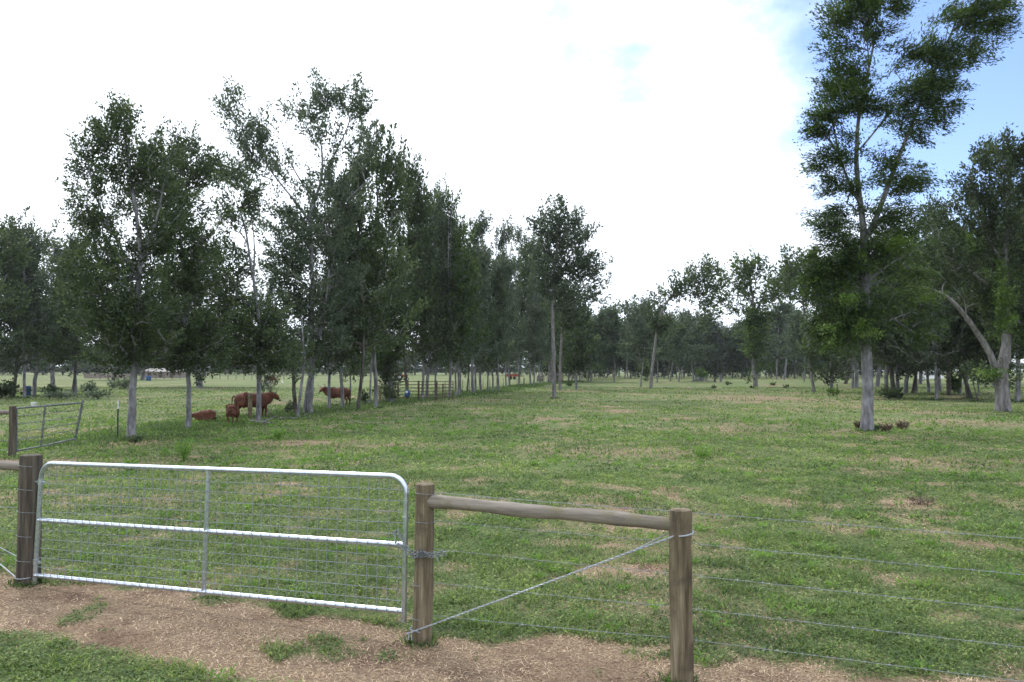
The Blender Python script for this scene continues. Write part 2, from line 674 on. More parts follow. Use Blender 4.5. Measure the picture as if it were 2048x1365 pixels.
def blades(X, Y, Lh, W, lean, flat, rs):
    """bent blades: 5 verts -> a quad and a triangle are stored as 2 quads (tip folded) ; returns verts, quads"""
    n = len(X)
    Z = gz(X, Y) - .004
    a = rs.random(n) * 2 * np.pi
    b = rs.random(n) * 2 * np.pi
    dx, dy = np.cos(a), np.sin(a)              # lean direction
    wx, wy = np.cos(b), np.sin(b)              # width direction
    base = np.stack([X, Y, Z], 1)
    ln = lean * (.3 + rs.random(n))
    mid = base + np.stack([dx * ln * Lh * .35, dy * ln * Lh * .35, Lh * .55 * (1 - flat)], 1)
    tip = base + np.stack([dx * ln * Lh, dy * ln * Lh, Lh * (1 - flat) * (.95 - .35 * ln)], 1)
    w = np.stack([wx * W * .5, wy * W * .5, np.zeros(n)], 1)
    v = np.stack([base - w * .8, base + w * .8, mid + w, mid - w, tip + w * .12, tip - w * .12], 1)   # n,6,3
    i = (np.arange(n) * 6)[:, None]
    f = np.concatenate([i + np.array([[0, 1, 2, 3]]), i + np.array([[3, 2, 4, 5]])], 0)
    return v.reshape(-1, 3), f, n


def leaf_quads(P, U, Nn, ln, wd):
    """diamond leaves at P, long axis U, normal Nn (all n,3); ln, wd (n,)"""
    U = U / (np.linalg.norm(U, axis=1, keepdims=True) + 1e-9)
    S = np.cross(Nn, U)
    S = S / (np.linalg.norm(S, axis=1, keepdims=True) + 1e-9)
    a = P
    b = P + U * (ln * .45)[:, None] + S * (wd * .5)[:, None]
    c = P + U * ln[:, None]
    d = P + U * (ln * .45)[:, None] - S * (wd * .5)[:, None]
    v = np.stack([a, b, c, d], 1).reshape(-1, 3)
    f = np.arange(len(P) * 4).reshape(-1, 4)
    return v, f


def spread(y0, y1, dens, margin, rs):
    w1 = .655 * y1 + margin
    n = int(2 * w1 * (y1 - y0) * dens)
    X = (rs.random(n) * 2 - 1) * w1
    Y = y0 + rs.random(n) * (y1 - y0)
    k = np.abs(X) < .655 * Y + margin
    return X[k], Y[k]


def make_grass():
    rs = np.random.default_rng(3)
    GV, GF, GT, ng = [], [], [], 0
    SV, SF, ST, ns = [], [], [], 0
    bands = [(3.6, 6.6, 4200, 2.8, 1.0), (6.6, 10, 1750, 3.5, 1.25), (10, 16, 620, 4.5, 2.0), (16, 27, 190, 6, 3.3), (27, 48, 48, 8, 6.0), (48, 95, 10, 8, 12)]
    for (y0, y1, dens, mg, k) in bands:
        X, Y = spread(y0, y1, dens, mg, rs)
        d = dryness(X, Y)
        u = rs.random(len(X))
        clump = fbm(X + 300, Y - 100, .32 * max(1, k * .5), 3)
        isdry = u < d * 1.05 + .05
        # green
        keep = (~isdry) & (rs.random(len(X)) < (sstep(.30, .55, clump) * .9 + .25) * (.74 if y0 < 5 else 1))
        x, y, cl = X[keep], Y[keep], clump[keep]
        n = len(x)
        Lh = (.022 + .050 * rs.random(n) ** 1.5) * (.55 + 1.3 * sstep(.4, .75, cl)) * (k ** .28)
        Wd = (.0050 + .0075 * rs.random(n)) * k ** .92
        v, f, n = blades(x, y, Lh, Wd, 1.05, .12, rs)
        GV.append(v)
        GF.append(f + ng)
        ng += n * 6
        big = fbm(x * 1.0 + 5, y + 9, 1.7, 3)
        tn = np.clip(.16 + .16 * (sfence(x, y) < -.8) + .60 * (big - .25) + .42 * (cl - .4) + rs.normal(0, .17, n), 0, 1)
        GT.append(np.concatenate([tn, np.clip(tn + .08, 0, 1)]))
        # small broad leaves of the low sward between the blades
        if y0 < 27:
            n = int(len(X) * .95)
            j = rs.integers(0, len(X), n)
            x = X[j] + rs.normal(0, .05, n)
            y = Y[j] + rs.normal(0, .05, n)
            dd = dryness(x, y)
            keep = rs.random(n) > dd * 1.15
            x, y = x[keep], y[keep]
            n = len(x)
            fine = fbm(x - 60, y + 44, .17 * max(1, k * .5), 3)
            hgt = sstep(.3, .7, fine)
            a = rs.random(n) * 6.283
            P = np.stack([x, y, gz(x, y) + (.004 + .040 * rs.random(n) * (.4 + hgt))], 1)
            U = np.stack([np.cos(a), np.sin(a), rs.uniform(-.15, .55, n)], 1)
            Nn = rs.normal(0, .42, (n, 3)) + np.array([0, 0, 1.0])
            ll = rs.uniform(.014, .034, n) * k ** .85
            v, f = leaf_quads(P, U, Nn, ll, ll * rs.uniform(.35, .6, n))
            GV.append(v)
            GF.append(f + ng)
            ng += len(v)
            big = fbm(x * 1.0 + 5, y + 9, 1.7, 3)
            GT.append(np.clip(.30 + .14 * (sfence(x, y) < -.8) + .5 * (big - .35) + .9 * (fine - .45) + rs.normal(0, .17, n), 0, 1))
        # dry
        keep = isdry & (rs.random(len(X)) < 1.)
        x, y = X[keep], Y[keep]
        n = len(x)
        Lh = (.012 + .034 * rs.random(n) ** 1.6) * k ** .28
        Wd = (.0030 + .0050 * rs.random(n)) * k ** .92
        v, f, n = blades(x, y, Lh, Wd, 1.9, .45, rs)
        SV.append(v)
        SF.append(f + ns)
        ns += n * 6
        dark = sstep(.5, .72, fbm(x + 33, y - 8, .6, 3))
        tn = np.clip(rs.beta(2.0, 2.0, n) - .45 * dark, 0, 1)
        ST.append(np.concatenate([tn, tn]))
    # long dead stalks lying about
    X, Y = spread(6.5, 30, 1.6, 2, rs)
    n = len(X)
    v, f, n = blades(X, Y, rs.uniform(.10, .32, n), .0035 * np.maximum(1, Y / 9), 1.6, .82, rs)
    SV.append(v)
    SF.append(f + ns)
    ns += n * 6
    tn = rs.uniform(.45, 1, n)
    ST.append(np.concatenate([tn, tn]))
    # per-band face order is [all lower quads, all upper quads]; tints were built the same way
    me = raw_mesh('grass', np.concatenate(GV), np.concatenate(GF), M['grass'], 4, False, {'tint': ('FACE', np.concatenate(GT))})
    o = link('grass', me)
    tag(o, 'short green pasture grass with clover-like clumps over the whole field', 'grass', kind='stuff')
    me = raw_mesh('dry_grass', np.concatenate(SV), np.concatenate(SF), M['straw'], 4, False, {'tint': ('FACE', np.concatenate(ST))})
    o = link('dry_grass', me)
    tag(o, 'dead straw-brown grass under the gate and in patches of the field', 'dry grass', kind='stuff')
    

make_grass()


def weed_bundle(x, y, h, r, n, rs, spread_=1.0):
    """leafy weed plants: leaves spraying up from a base point; vectorised over one plant"""
    a = rs.random(n) * 2 * np.pi
    t = rs.random(n) ** .7
    rad = r * np.sqrt(rs.random(n)) * (.35 + .65 * t)
    P = np.stack([x + np.cos(a) * rad, y + np.sin(a) * rad, float(gz(x, y)) + h * t * (.75 + .5 * rs.random(n)) * .8], 1)
    U = np.stack([np.cos(a) * .9, np.sin(a) * .9, .2 + rs.random(n) * .9], 1) + rs.normal(0, .45, (n, 3))
    Nn = rs.normal(0, .5, (n, 3)) + np.array([0, 0, 1.0])
    return P, U, Nn


def make_weeds():
    rs = np.random.default_rng(21)
    PP, UU, NN, LL, WW, TT = [], [], [], [], [], []
    X, Y = spread(4.2, 34, 4.5, 2, rs)
    d = dryness(X, Y)
    cl = fbm(X + 70, Y + 31, 1.5, 3)
    keep = rs.random(len(X)) < sstep(.42, .62, cl) * (1 - d) ** 2 + .02
    X, Y = X[keep], Y[keep]
    for x, y in zip(X, Y):
        k = max(1, y / 8) ** .5
        n = int(55 / k)
        sz = rs.uniform(.5, 1.2) + .9 * (rs.random() < .12)
        P, U, Nn = weed_bundle(x, y, .085 * sz, .10 * sz, n, rs)
        PP.append(P)
        UU.append(U)
        NN.append(Nn)
        LL.append(rs.uniform(.018, .045, n) * k * 1.2)
        WW.append(rs.uniform(.008, .016, n) * k * 1.2)
        TT.append(np.clip(rs.normal(rs.uniform(.2, .75), .15, n), 0, 1))
    v, f = leaf_quads(np.concatenate(PP), np.concatenate(UU), np.concatenate(NN), np.concatenate(LL), np.concatenate(WW))
    me = raw_mesh('weeds', v, f, M['weed'], 4, False, {'tint': ('FACE', np.concatenate(TT))})
    tag(link('weeds', me), 'low bright green weeds scattered through the pasture grass', 'weeds', kind='stuff')
    print('weeds', len(X))


make_weeds()


def weed_plant(name, label, px, py, hpx, wpx, n, mat='weed', cat='plant', group=None, leafk=1.0, seed=1):
    g = on(ground(px, py))
    k = g.y / F
    rs = np.random.default_rng(seed)
    P, U, Nn = weed_bundle(g.x, g.y, hpx * k, wpx * k * .5, n, rs)
    lf = max(.03, .0035 * g.y) * leafk
    v, f = leaf_quads(P - np.array(g), U, Nn, rs.uniform(.7, 1.5, n) * lf, rs.uniform(.3, .55, n) * lf)
    me = raw_mesh(name, v, f, M[mat], 4, False, {'tint': ('FACE', np.clip(rs.normal(.5, .22, n), 0, 1))})
    root = thing(name, label, cat, g, 0, group)
    link('foliage', me, root)
    mb = MB()
    for q in range(5):
        a = q * 1.3
        mb.tube([(0, 0, -.02), (math.cos(a) * wpx * k * .12, math.sin(a) * wpx * k * .12, hpx * k * .5), (math.cos(a) * wpx * k * .3, math.sin(a) * wpx * k * .3, hpx * k * .9)],
                [.006, .005, .002], 5)
    mb.build('stem', M['bright'] if mat == 'weed' else M['bark_dark'], root)
    return root


# ---------------------------------------------------------------- trees
def tube_arrays(pts, rad, n):
    mb = MB()
    mb.tube(pts, rad, n, caps=True)
    return mb.v, mb.f


def grow_tree(stems, blobs, leaf=(.10, .05), cover=1.6, rc=.42, seed=1, style='oak', tone=.5, nmin=.28, gap=.45, flare=1.12, wob=.007, limb_k=1.0):
    """stems: list of [(x,y,z,r),...]  blobs: (cx,cy,cz, rx,ry,rz[,w])  all in metres relative to the tree's base.
    returns (trunk verts, trunk faces), (leaf verts, leaf faces, tints)"""
    rs = np.random.default_rng(seed)
    TV, TF = [], []
    nodes, noder = [], []
    ztop = max(b[2] + b[5] for b in blobs)

    def add_tube(pts, rad, n):
        v, f = tube_arrays(pts, rad, n)
        b = len(TV)
        TV.extend(v)
        TF.extend([tuple(i + b for i in q) for q in f])
    for si, st in enumerate(stems):
        st = np.array(st, float)
        seg = np.linalg.norm(np.diff(st[:, :3], axis=0), axis=1)
        s = np.concatenate([[0], np.cumsum(seg)])
        m = max(6, int(s[-1] / .45))
        tt = np.linspace(0, s[-1], m)
        sm = np.stack([np.interp(tt, s, st[:, c]) for c in range(4)], 1)
        # smooth
        for _ in range(2):
            sm[1:-1, :3] = (sm[:-2, :3] + 2 * sm[1:-1, :3] + sm[2:, :3]) / 4
        wv = rs.normal(0, 1, (m, 3)) * np.array([1, 1, .2]) * wob * (s[-1] / 6)
        wv[0] = 0
        sm[:, :3] += wv
        rad = sm[:, 3].copy()
        if flare and abs(st[0, 2]) < .15:
            rad *= 1 + (flare - 1) * np.exp(-np.clip(sm[:, 2], 0, None) / .35)
            sm[0, 2] = -.12
        rad *= 1 + rs.normal(0, .035, m)
        add_tube([tuple(p) for p in sm[:, :3]], list(rad), 12 if si == 0 else 9)
        for p, r in zip(sm, rad):
            if p[2] > nmin * ztop:
                nodes.append(p[:3])
                noder.append(r)
    nodes = list(nodes)
    if not nodes:
        nodes = [np.array(stems[0][-1][:3])]
        noder = [stems[0][-1][3]]
    # cluster centres
    cen = []
    wts = []
    for b in blobs:
        w = b[6] if len(b) > 6 else 1.0
        area = math.pi * max(b[3], b[4]) * b[5]
        n = max(3, int(area * cover * w / (math.pi * rc * rc) * 2.3))
        q = rs.normal(0, 1, (n, 3))
        q /= np.linalg.norm(q, axis=1, keepdims=True)
        q *= (rs.random(n) ** (1 / 2.3) * (1 + .18 * np.abs(rs.normal(0, 1, n))))[:, None]
        c = np.array(b[:3]) + q * np.array(b[3:6])
        nz = fbm(c[:, 0] + c[:, 1] * .7 + seed * 3.1, c[:, 2] + c[:, 1] * .5, 1.15, 3)
        c = c[nz > gap - .03 - .16 * rs.random(n)]
        cen.append(c)
    cen = np.concatenate(cen)
    cen = cen[cen[:, 2] > .25]
    N0 = np.array(nodes)
    d0 = np.array([np.min(np.linalg.norm(N0 - c, axis=1)) for c in cen])
    cen = cen[np.argsort(d0)]
    P = np.zeros((len(nodes) + len(cen) * 3 + 5, 3))
    P[:len(nodes)] = N0
    par = [-1] * len(nodes)
    cnt = len(nodes)
    n_stem = cnt
    tips = []
    chains = []
    for c in cen:
        dv = c - P[:cnt]
        dist = np.linalg.norm(dv, axis=1)
        hd = np.linalg.norm(dv[:, :2], axis=1)
        cost = dist + .9 * np.clip(P[:cnt, 2] - c[2] + .35 * hd, 0, None)
        j = int(np.argmin(cost))
        a = P[j]
        d = c - a
        L_ = np.linalg.norm(d)
        up = np.array([0, 0, 1.0])
        m1 = a + d * .33 + up * L_ * (.07 if style != 'droop' else .12) + rs.normal(0, .03, 3) * L_
        m2 = a + d * .68 + up * L_ * (.03 if style != 'droop' else .10) + rs.normal(0, .03, 3) * L_
        ids = []
        pj = j
        for q in (m1, m2, c):
            P[cnt] = q
            par.append(pj)
            pj = cnt
            ids.append(cnt)
            cnt += 1
        chains.append([j] + ids)
        tips.append((c, (c - m2) / (np.linalg.norm(c - m2) + 1e-6)))
    load = np.zeros(cnt)
    for ch in chains:
        load[ch[-1]] += 1
    for i in range(cnt - 1, n_stem - 1, -1):
        if par[i] >= 0:
            load[par[i]] += load[i]
    rt = .0085 * limb_k * max(1, leaf[0] / .1) ** .5
    rr = rt * np.maximum(load, 1) ** .47
    for ch in chains:
        r0 = rr[ch[1]] * 1.15
        if ch[0] < n_stem:
            r0 = min(r0, noder[ch[0]] * .8)
        rad = [r0, rr[ch[1]], rr[ch[2]], rr[ch[3]] * .7]
        add_tube([tuple(P[k]) for k in ch], rad, 5 if r0 < .03 else 7)
    # leaves
    PP, UU, NN, LL, WW, TT = [], [], [], [], [], []
    la = .5 * leaf[0] * leaf[1]
    axis = np.array([s_[:3] for s_ in stems[0]])
    for (c, dr) in tips:
        k = rs.uniform(.6, 1.35)
        n = max(6, int(math.pi * rc * rc * k * k * 1.15 / la))
        out = c - np.array([np.interp(c[2], axis[:, 2], axis[:, 0]), np.interp(c[2], axis[:, 2], axis[:, 1]), c[2]])
        out = out / (np.linalg.norm(out) + .3)
        hf = min(1, c[2] / ztop)
        if style == 'droop':
            ax = out * .9 + dr * .4 + np.array([0, 0, -.10 + .75 * hf ** 2])
            ax = ax / (np.linalg.norm(ax) + 1e-6)
            t = rs.uniform(-1, 1.1, n)
            off = rs.normal(0, 1, (n, 3)) * np.array([.50, .50, .30]) * rc * k
            pos = c + off + ax * (t * rc * k * .9)[:, None]
            pos[:, 2] -= .12 * rc * np.abs(t) + np.clip(t, 0, 2) * .1 * rc
            U = ax + rs.normal(0, .45, (n, 3)) + np.array([0, 0, -.2])
            Nn = rs.normal(0, .42, (n, 3)) + np.array([0, 0, 1.0])
        else:
            ax = dr * .5 + out * .45 + np.array([0, 0, .30 + .75 * hf ** 2])
            ax = ax / (np.linalg.norm(ax) + 1e-6)
            t = rs.uniform(-1, 1.25, n)
            wdt = (1.05 - .35 * np.clip(t, 0, 2))[:, None]
            off = rs.normal(0, 1, (n, 3)) * np.array([.40, .40, .34]) * rc * k * wdt
            pos = c + off + ax * (t * rc * k * 1.35)[:, None]
            U = ax * .8 + rs.normal(0, .6, (n, 3))
            Nn = rs.normal(0, .8, (n, 3)) + np.array([0, 0, .55])
        PP.append(pos)
        UU.append(U)
        NN.append(Nn)
        s = rs.uniform(.65, 1.35, n)
        LL.append(leaf[0] * s)
        WW.append(leaf[1] * s)
        base = np.clip(rs.normal(tone, .16), .05, .95)
        TT.append(np.clip(base + rs.normal(0, .15, n), 0, 1))
    v, f = leaf_quads(np.concatenate(PP), np.concatenate(UU), np.concatenate(NN), np.concatenate(LL), np.concatenate(WW))
    zc = v[:, 2].reshape(-1, 4)
    ok = zc.min(1) > .03
    T_ = np.concatenate(TT)
    return (TV, TF), (v, f[ok], T_[ok])


NLEAF = [0]


def plant_tree(name, label, base, stems, blobs, bark='bark', leafm='oak', cat='tree', group=None, shoots=None, **kw):
    (tv, tf), (lv, lf, lt) = grow_tree(stems, blobs, **kw)
    root = thing(name, label, cat, base, 0, group)
    mb = MB()
    mb.v, mb.f = tv, tf
    mb.build('trunk', M[bark], root)
    me = raw_mesh('crown', lv, lf, M[leafm], 4, False, {'tint': ('FACE', lt)})
    link('crown', me, root)
    NLEAF[0] += len(lf)
    if shoots:
        kw2 = dict(kw)
        kw2.update(seed=kw.get('seed', 1) + 900, tone=.45, gap=.5)
        (_, _), (lv, lf, lt) = grow_tree(stems, shoots, **kw2)
        link('young_shoots', raw_mesh('young_shoots', lv, lf, M['bright'], 4, False, {'tint': ('FACE', lt)}), root)
    return root


def px_tree(name, label, stems, blobs, bark='bark', px_shoots=(), leafm='oak', deep=1.0, leafk=1.0, shape=.5, drift=.25, seed=1, base=None, **kw):
    """stems: [[(px,py,width_px),...],...] ; blobs (px,py,rx,ry[,w[,dy]]) read at the tree's own distance"""
    b = on(ground(*(base or stems[0][0][:2])))
    Y = b.y
    k = Y / F
    rs = np.random.default_rng(seed + 500)
    S = []
    for si, st in enumerate(stems):
        dy = 0.0
        out = []
        slope = rs.normal(0, drift) * .25 if si else rs.normal(0, .02)
        p0 = at(st[0][0], st[0][1], Y)
        for (px, py, w) in st:
            p = at(px, py, Y)
            dd = slope * (p - p0).length
            z = p.z
            if abs(py - stems[0][0][1]) < 14 and px == st[0][0] and (si == 0 or py > 800 and len(st[0]) and py >= stems[0][0][1] - 14):
                z = b.z
            out.append((p.x - b.x, dd, z - b.z, max(.008, w * .46 * k)))
        S.append(out)
    B = []
    nb_ = len(blobs)
    for bl in list(blobs) + list(px_shoots):
        px, py, rx, ry = bl[:4]
        w = bl[4] if len(bl) > 4 else 1.0
        p = at(px, py, Y)
        rd = max(.5, min(rx, ry * 1.2) * k * deep)
        dy = (bl[5] if len(bl) > 5 else rs.normal(0, .3) * rd)
        B.append((p.x - b.x, dy, p.z - b.z, rx * k, rd, ry * k, w))
    if px_shoots:
        kw['shoots'] = B[nb_:]
        B = B[:nb_]
    ll = max(.085, .0040 * Y) * leafk
    kw.setdefault('rc', max(.20, .0082 * Y))
    kw['cover'] = kw.get('cover', 1.5) * (1.45 if seed < 15 else 1.8 if seed == 62 else 1.4)
    return plant_tree(name, label, b, S, B, bark, leafm, leaf=(ll, ll * shape), seed=seed, **kw)


# --- the near end of the left-hand row: each tree read from its own outline
px_tree('oak_tree', 'leafy tree with a grey trunk right beside the steel T-post, nearest of the row',
        [[(263, 880, 19), (265, 800, 15.5), (268, 750, 14), (272, 690, 13), (276, 600, 11), (284, 520, 9), (276, 430, 7), (262, 340, 5), (250, 260, 3)],
         [(278, 560, 7), (235, 480, 5), (195, 410, 3.5), (180, 320, 2.2)], [(276, 640, 7), (225, 560, 4), (185, 500, 2.5)], [(284, 520, 7), (320, 430, 4), (330, 350, 2.5)]],
        [(245, 265, 46, 52), (190, 290, 30, 42, .7), (165, 335, 40, 30, .7), (290, 330, 60, 60), (215, 400, 75, 60), (330, 420, 50, 70), (240, 480, 85, 60), (190, 440, 40, 30, .7),
         (250, 560, 80, 65), (300, 640, 70, 60), (235, 650, 75, 60), (255, 715, 60, 40, 1.1), (180, 560, 45, 45, .8)],
        cover=1.30, seed=11, tone=.42, gap=.44)
px_tree('oak_tree', 'dark leafy tree with a knotty trunk beside the calf lying in the shade',
        [[(376, 858, 12.5), (378, 800, 10), (377, 740, 9.5), (373, 680, 8.5), (370, 600, 7.5), (362, 500, 6), (352, 400, 4), (348, 300, 2.5)],
         [(372, 640, 5), (400, 560, 3.5), (420, 480, 2.5)], [(368, 590, 5), (335, 520, 3.5), (320, 430, 2.5)]],
        [(352, 300, 42, 48, .9), (345, 370, 65, 55), (400, 350, 45, 45, .8), (360, 450, 80, 60), (390, 530, 70, 60), (350, 600, 80, 60), (385, 670, 75, 50, 1.1),
         (400, 720, 60, 35, 1.1), (350, 700, 45, 40)],
        cover=1.25, seed=12, tone=.36, gap=.45)
px_tree('oak_tree', 'forked grey tree with a thin upper crown, in front of the standing brown cow',
        [[(517, 845, 11), (517, 780, 9.5), (518, 700, 8.5), (519, 660, 7.5), (513, 600, 6.5), (506, 555, 5.5), (497, 500, 4.5), (488, 440, 3.5), (470, 400, 2)],
         [(506, 558, 4.5), (511, 520, 3.5), (508, 470, 2.5), (500, 420, 2)], [(518, 670, 5), (535, 640, 4), (552, 600, 2.5)]],
        [(480, 380, 35, 35, .6), (450, 350, 28, 35, .55), (500, 410, 30, 40, .55), (470, 440, 45, 40, .6), (455, 520, 40, 40, .8), (460, 580, 55, 45), (530, 640, 55, 50), (490, 690, 65, 45, 1.1),
         (540, 715, 50, 35, 1.1), (440, 660, 50, 50)],
        cover=1.15, seed=13, tone=.40, gap=.46)
px_tree('oak_tree', 'tallest tree of the left row, with a broad airy crown and bare limbs showing',
        [[(621, 828, 12), (622, 780, 11.5), (624, 740, 10.5), (625, 690, 9), (625, 600, 8.5), (624, 520, 8), (622, 460, 7.5), (620, 440, 7), (632, 395, 6), (648, 360, 5), (645, 300, 3.5), (636, 240, 2.2)],
         [(609, 828, 8.5), (612, 790, 8), (624, 740, 7), (633, 700, 6.5), (643, 660, 6), (655, 600, 5), (660, 540, 4)],
         [(620, 445, 6), (600, 415, 5), (575, 385, 4), (545, 350, 3.2), (515, 300, 2.4), (480, 240, 1.6)],
         [(630, 400, 5), (605, 370, 3.5), (580, 330, 2.5), (562, 280, 1.6)],
         [(648, 360, 4), (662, 320, 3.4), (690, 270, 2.5), (705, 220, 1.6)], [(646, 470, 5), (670, 430, 4), (700, 400, 3), (735, 370, 2)],
         [(545, 360, 2.6), (520, 350, 2), (480, 330, 1.4)], [(640, 300, 2.6), (615, 260, 2), (590, 210, 1.3)]],
        [(635, 200, 40, 32, .8), (690, 205, 45, 32, .8), (600, 230, 32, 30, .6), (720, 235, 32, 35, .8), (650, 270, 50, 40, .55), (710, 300, 40, 40, .7),
         (470, 210, 30, 30, .75), (490, 260, 38, 35, .7), (540, 270, 38, 38, .65), (500, 320, 45, 40, .7), (560, 330, 38, 40, .6), (465, 350, 38, 28, .6),
         (600, 400, 45, 35, .45), (660, 350, 45, 40, .6), (690, 400, 45, 45, .8), (580, 450, 55, 45, .9), (650, 480, 60, 50, 1), (560, 520, 60, 50, 1), (640, 570, 75, 55, 1.1),
         (580, 610, 65, 50, 1), (650, 660, 60, 45, 1), (590, 690, 60, 40, .9)],
        cover=1.10, seed=14, tone=.50, gap=.43, leafm='grey', wob=.008)
# understorey stems at the foot of the tallest tree
px_tree('snag', 'gnarled dead stem with a broken top standing by the foot of the tallest row tree',
        [[(592, 830, 9), (590, 800, 8), (588, 770, 7.5), (584, 745, 6.5), (583, 728, 6), (588, 705, 5), (590, 690, 3)], [(588, 772, 4), (594, 760, 3), (598, 755, 1.5)]],
        [(588, 730, 6, 12, .15)], cover=.3, seed=15, bark='bark_dark', leafm='oak', wob=.02)
px_tree('small_tree', 'thin crooked tree with bare twigs hooking left, in the clump between the two cows',
        [[(595, 834, 6), (599, 795, 6), (603, 765, 5.5), (608, 735, 5), (610, 712, 4.2), (606, 685, 3.5), (601, 655, 2.6), (603, 632, 1.8)],
         [(601, 656, 2.2), (590, 645, 1.8), (580, 641, 1.4), (572, 646, .9)], [(610, 715, 3), (614, 690, 2), (616, 670, 1.4)]],
        [(608, 745, 26, 22, .8), (600, 700, 28, 28, .5)], cover=.9, seed=16, nmin=.45)

# prototypes for the rest of the row (height 10, crown radius 2), then copied with their own sizes
PROTO = {}


def proto(key, base, label, blobs, stems, group=None, name='oak_tree', **kw):
    PROTO[key] = plant_tree(name, label, base, stems, blobs, group=group, **kw)
    PROTO[key]['_used'] = 0
    return PROTO[key]


def straight(h=10, r=.10, bend=.0, seed=0):
    rs = np.random.default_rng(seed)
    pts = []
    x = y = 0
    for i in range(9):
        z = h * i / 8
        pts.append((x, y, z, r * (1 - .82 * i / 8)))
        x += rs.normal(bend, .10)
        y += rs.normal(0, .10)
    return pts


def low_crown(seed, z0=1.9, top=9.9, rad=2.0, waist=.8):
    """many overlapping foliage masses from z0 up to the top"""
    rs = np.random.default_rng(seed)
    out = []
    n = 11
    for i in range(n):
        t = i / (n - 1)
        z = z0 + .7 + (top - z0 - 1.2) * t
        rr = rad * (.95 - .55 * t ** 1.7) * (.8 + .35 * rs.random())
        a = rs.random() * 6.28
        o = rad * .45 * (1 - .5 * t)
        out.append((math.cos(a) * o, math.sin(a) * o, z, rr * .75, rr * .75, .75 + .35 * rs.random(), .62 if t < .3 else 1.08))
    out.append((0, 0, z0 + 1.0, rad * .9, rad * .9, .8, .6))
    return out


def high_crown(seed, z0=4.5, top=9.9, rad=2.0):
    rs = np.random.default_rng(seed)
    out = []
    for i in range(9):
        t = i / 8
        z = z0 + .5 + (top - z0 - 1.1) * t
        a = rs.random() * 6.28
        o = rad * (.55 - .35 * t)
        rr = rad * (.55 + .25 * math.sin(math.pi * min(1, t + .25))) * (.75 + .4 * rs.random())
        out.append((math.cos(a) * o, math.sin(a) * o, z, rr * .8, rr * .8, .65 + .3 * rs.random(), .95))
    return out


# row prototypes are first instances too: give them a real place from the table below
ROW = [
    # px, base y, top y, crown half width px, kind, stem px, label
    (658, 820, 330, 62, 'a', 6, 'slim row tree directly in front of the shoulder of the horned cow'),
    (686, 819, 420, 62, 'b', 7, 'row tree directly in front of the hindquarters of the horned cow'),
    (699, 801, 560, 34, 'd', 3, 'very thin tree just behind the tail of the horned cow'),
    (715, 821, 290, 80, 'c', 10, 'dark row tree with a curved trunk, first one right of the horned cow'),
    (739, 809, 480, 48, 'e', 5, 'thin straight row tree between the curved dark trunk and the stout pale one'),
    (752, 817, 236, 88, 'b', 11, 'stout pale-trunked row tree with a tall dense crown left of the corral panels'),
    (771, 806, 560, 34, 'd', 3, 'thin tree between the stout pale trunk and the vine-wrapped tree'),
    (817, 801, 300, 66, 'c', 6, 'row tree standing in front of the blue feed bag on the corral'),
    (845, 799, 378, 60, 'a', 7, 'left one of the two pale trunks sharing one foot in mid row'),
    (853, 798, 400, 60, 'b', 6, 'right one of the two pale trunks sharing one foot in mid row'),
    (869, 797, 400, 44, 'd', 4.5, 'thin pale row tree leaning left behind the corral panels'),
    (898, 797, 372, 66, 'e', 7, 'pale row tree whose trunk bends left then straightens, at the right end of the corral'),
    (911, 794, 430, 46, 'a', 5.5, 'left tree of the tight trio of pale trunks right of the corral'),
    (917, 793, 470, 46, 'b', 5, 'middle tree of the tight trio of pale trunks right of the corral'),
    (922, 790, 500, 40, 'd', 4, 'right tree of the tight trio of pale trunks right of the corral'),
    (934, 785, 520, 40, 'c', 6, 'short dark forked tree in the row beyond the trio of pale trunks'),
    (946, 788, 432, 54, 'a', 5.5, 'pale row tree with a dark twin beside it, midway down the row'),
    (951, 786, 520, 40, 'b', 4.5, 'dark twin trunk beside a pale row tree midway down the row'),
    (962, 784, 480, 48, 'd', 5, 'slender row tree in the darker middle stretch of the row'),
    (975, 783, 540, 32, 'a', 3.5, 'thin dark pole of a tree left of the pale straight trunk far down the row'),
    (986, 783, 520, 36, 'b', 4.5, 'short-trunked row tree just left of the tall pale straight trunk'),
    (997, 783, 448, 50, 'a', 6, 'tall row tree with a long pale straight trunk leaning slightly right'),
    (1012, 774, 500, 36, 'd', 5, 'left tree of a close pair far down the row'),
    (1019, 773, 520, 34, 'a', 5, 'right tree of a close pair far down the row'),
    (1038, 771, 448, 48, 'b', 5, 'row tree whose crown tops out left of the lone tall pasture tree'),
    (1061, 771, 470, 42, 'e', 5, 'dark row tree just left of the lone tall pasture tree'),
    (1067, 773, 540, 34, 'd', 5, 'slightly nearer dark trunk close beside the lone tall pasture tree'),
    (1079, 768, 590, 30, 'a', 4, 'far row tree with a bare whitish trunk by the pale hay bale'),
]
g_row = 'row of trees along the cattle fence'
proto('a', (0, 0, 0), 'row tree', low_crown(31), [straight(10, .098, .01, 1)], group=g_row, leafm='grey', leaf=(.17, .085), cover=1.05, rc=.30, seed=31, gap=.48, tone=.42, nmin=.2)
proto('b', (0, 0, 0), 'row tree', low_crown(32, 2.0, 9.9, 2.05), [straight(10, .105, -.01, 2), [(0, 0, 3.5, .08), (.5, .2, 5.5, .06), (.9, .3, 7.5, .03)]], group=g_row, leafm='oak',
      leaf=(.17, .085), cover=1.1, rc=.30, seed=32, gap=.48, tone=.48, nmin=.2)
proto('c', (0, 0, 0), 'row tree', low_crown(33, 1.7, 9.8, 1.9), [straight(10, .092, .02, 3)], group=g_row, leafm='oak', leaf=(.17, .085), cover=1.2, rc=.28, seed=33, gap=.47, tone=.36, nmin=.2,
      bark='bark_dark')
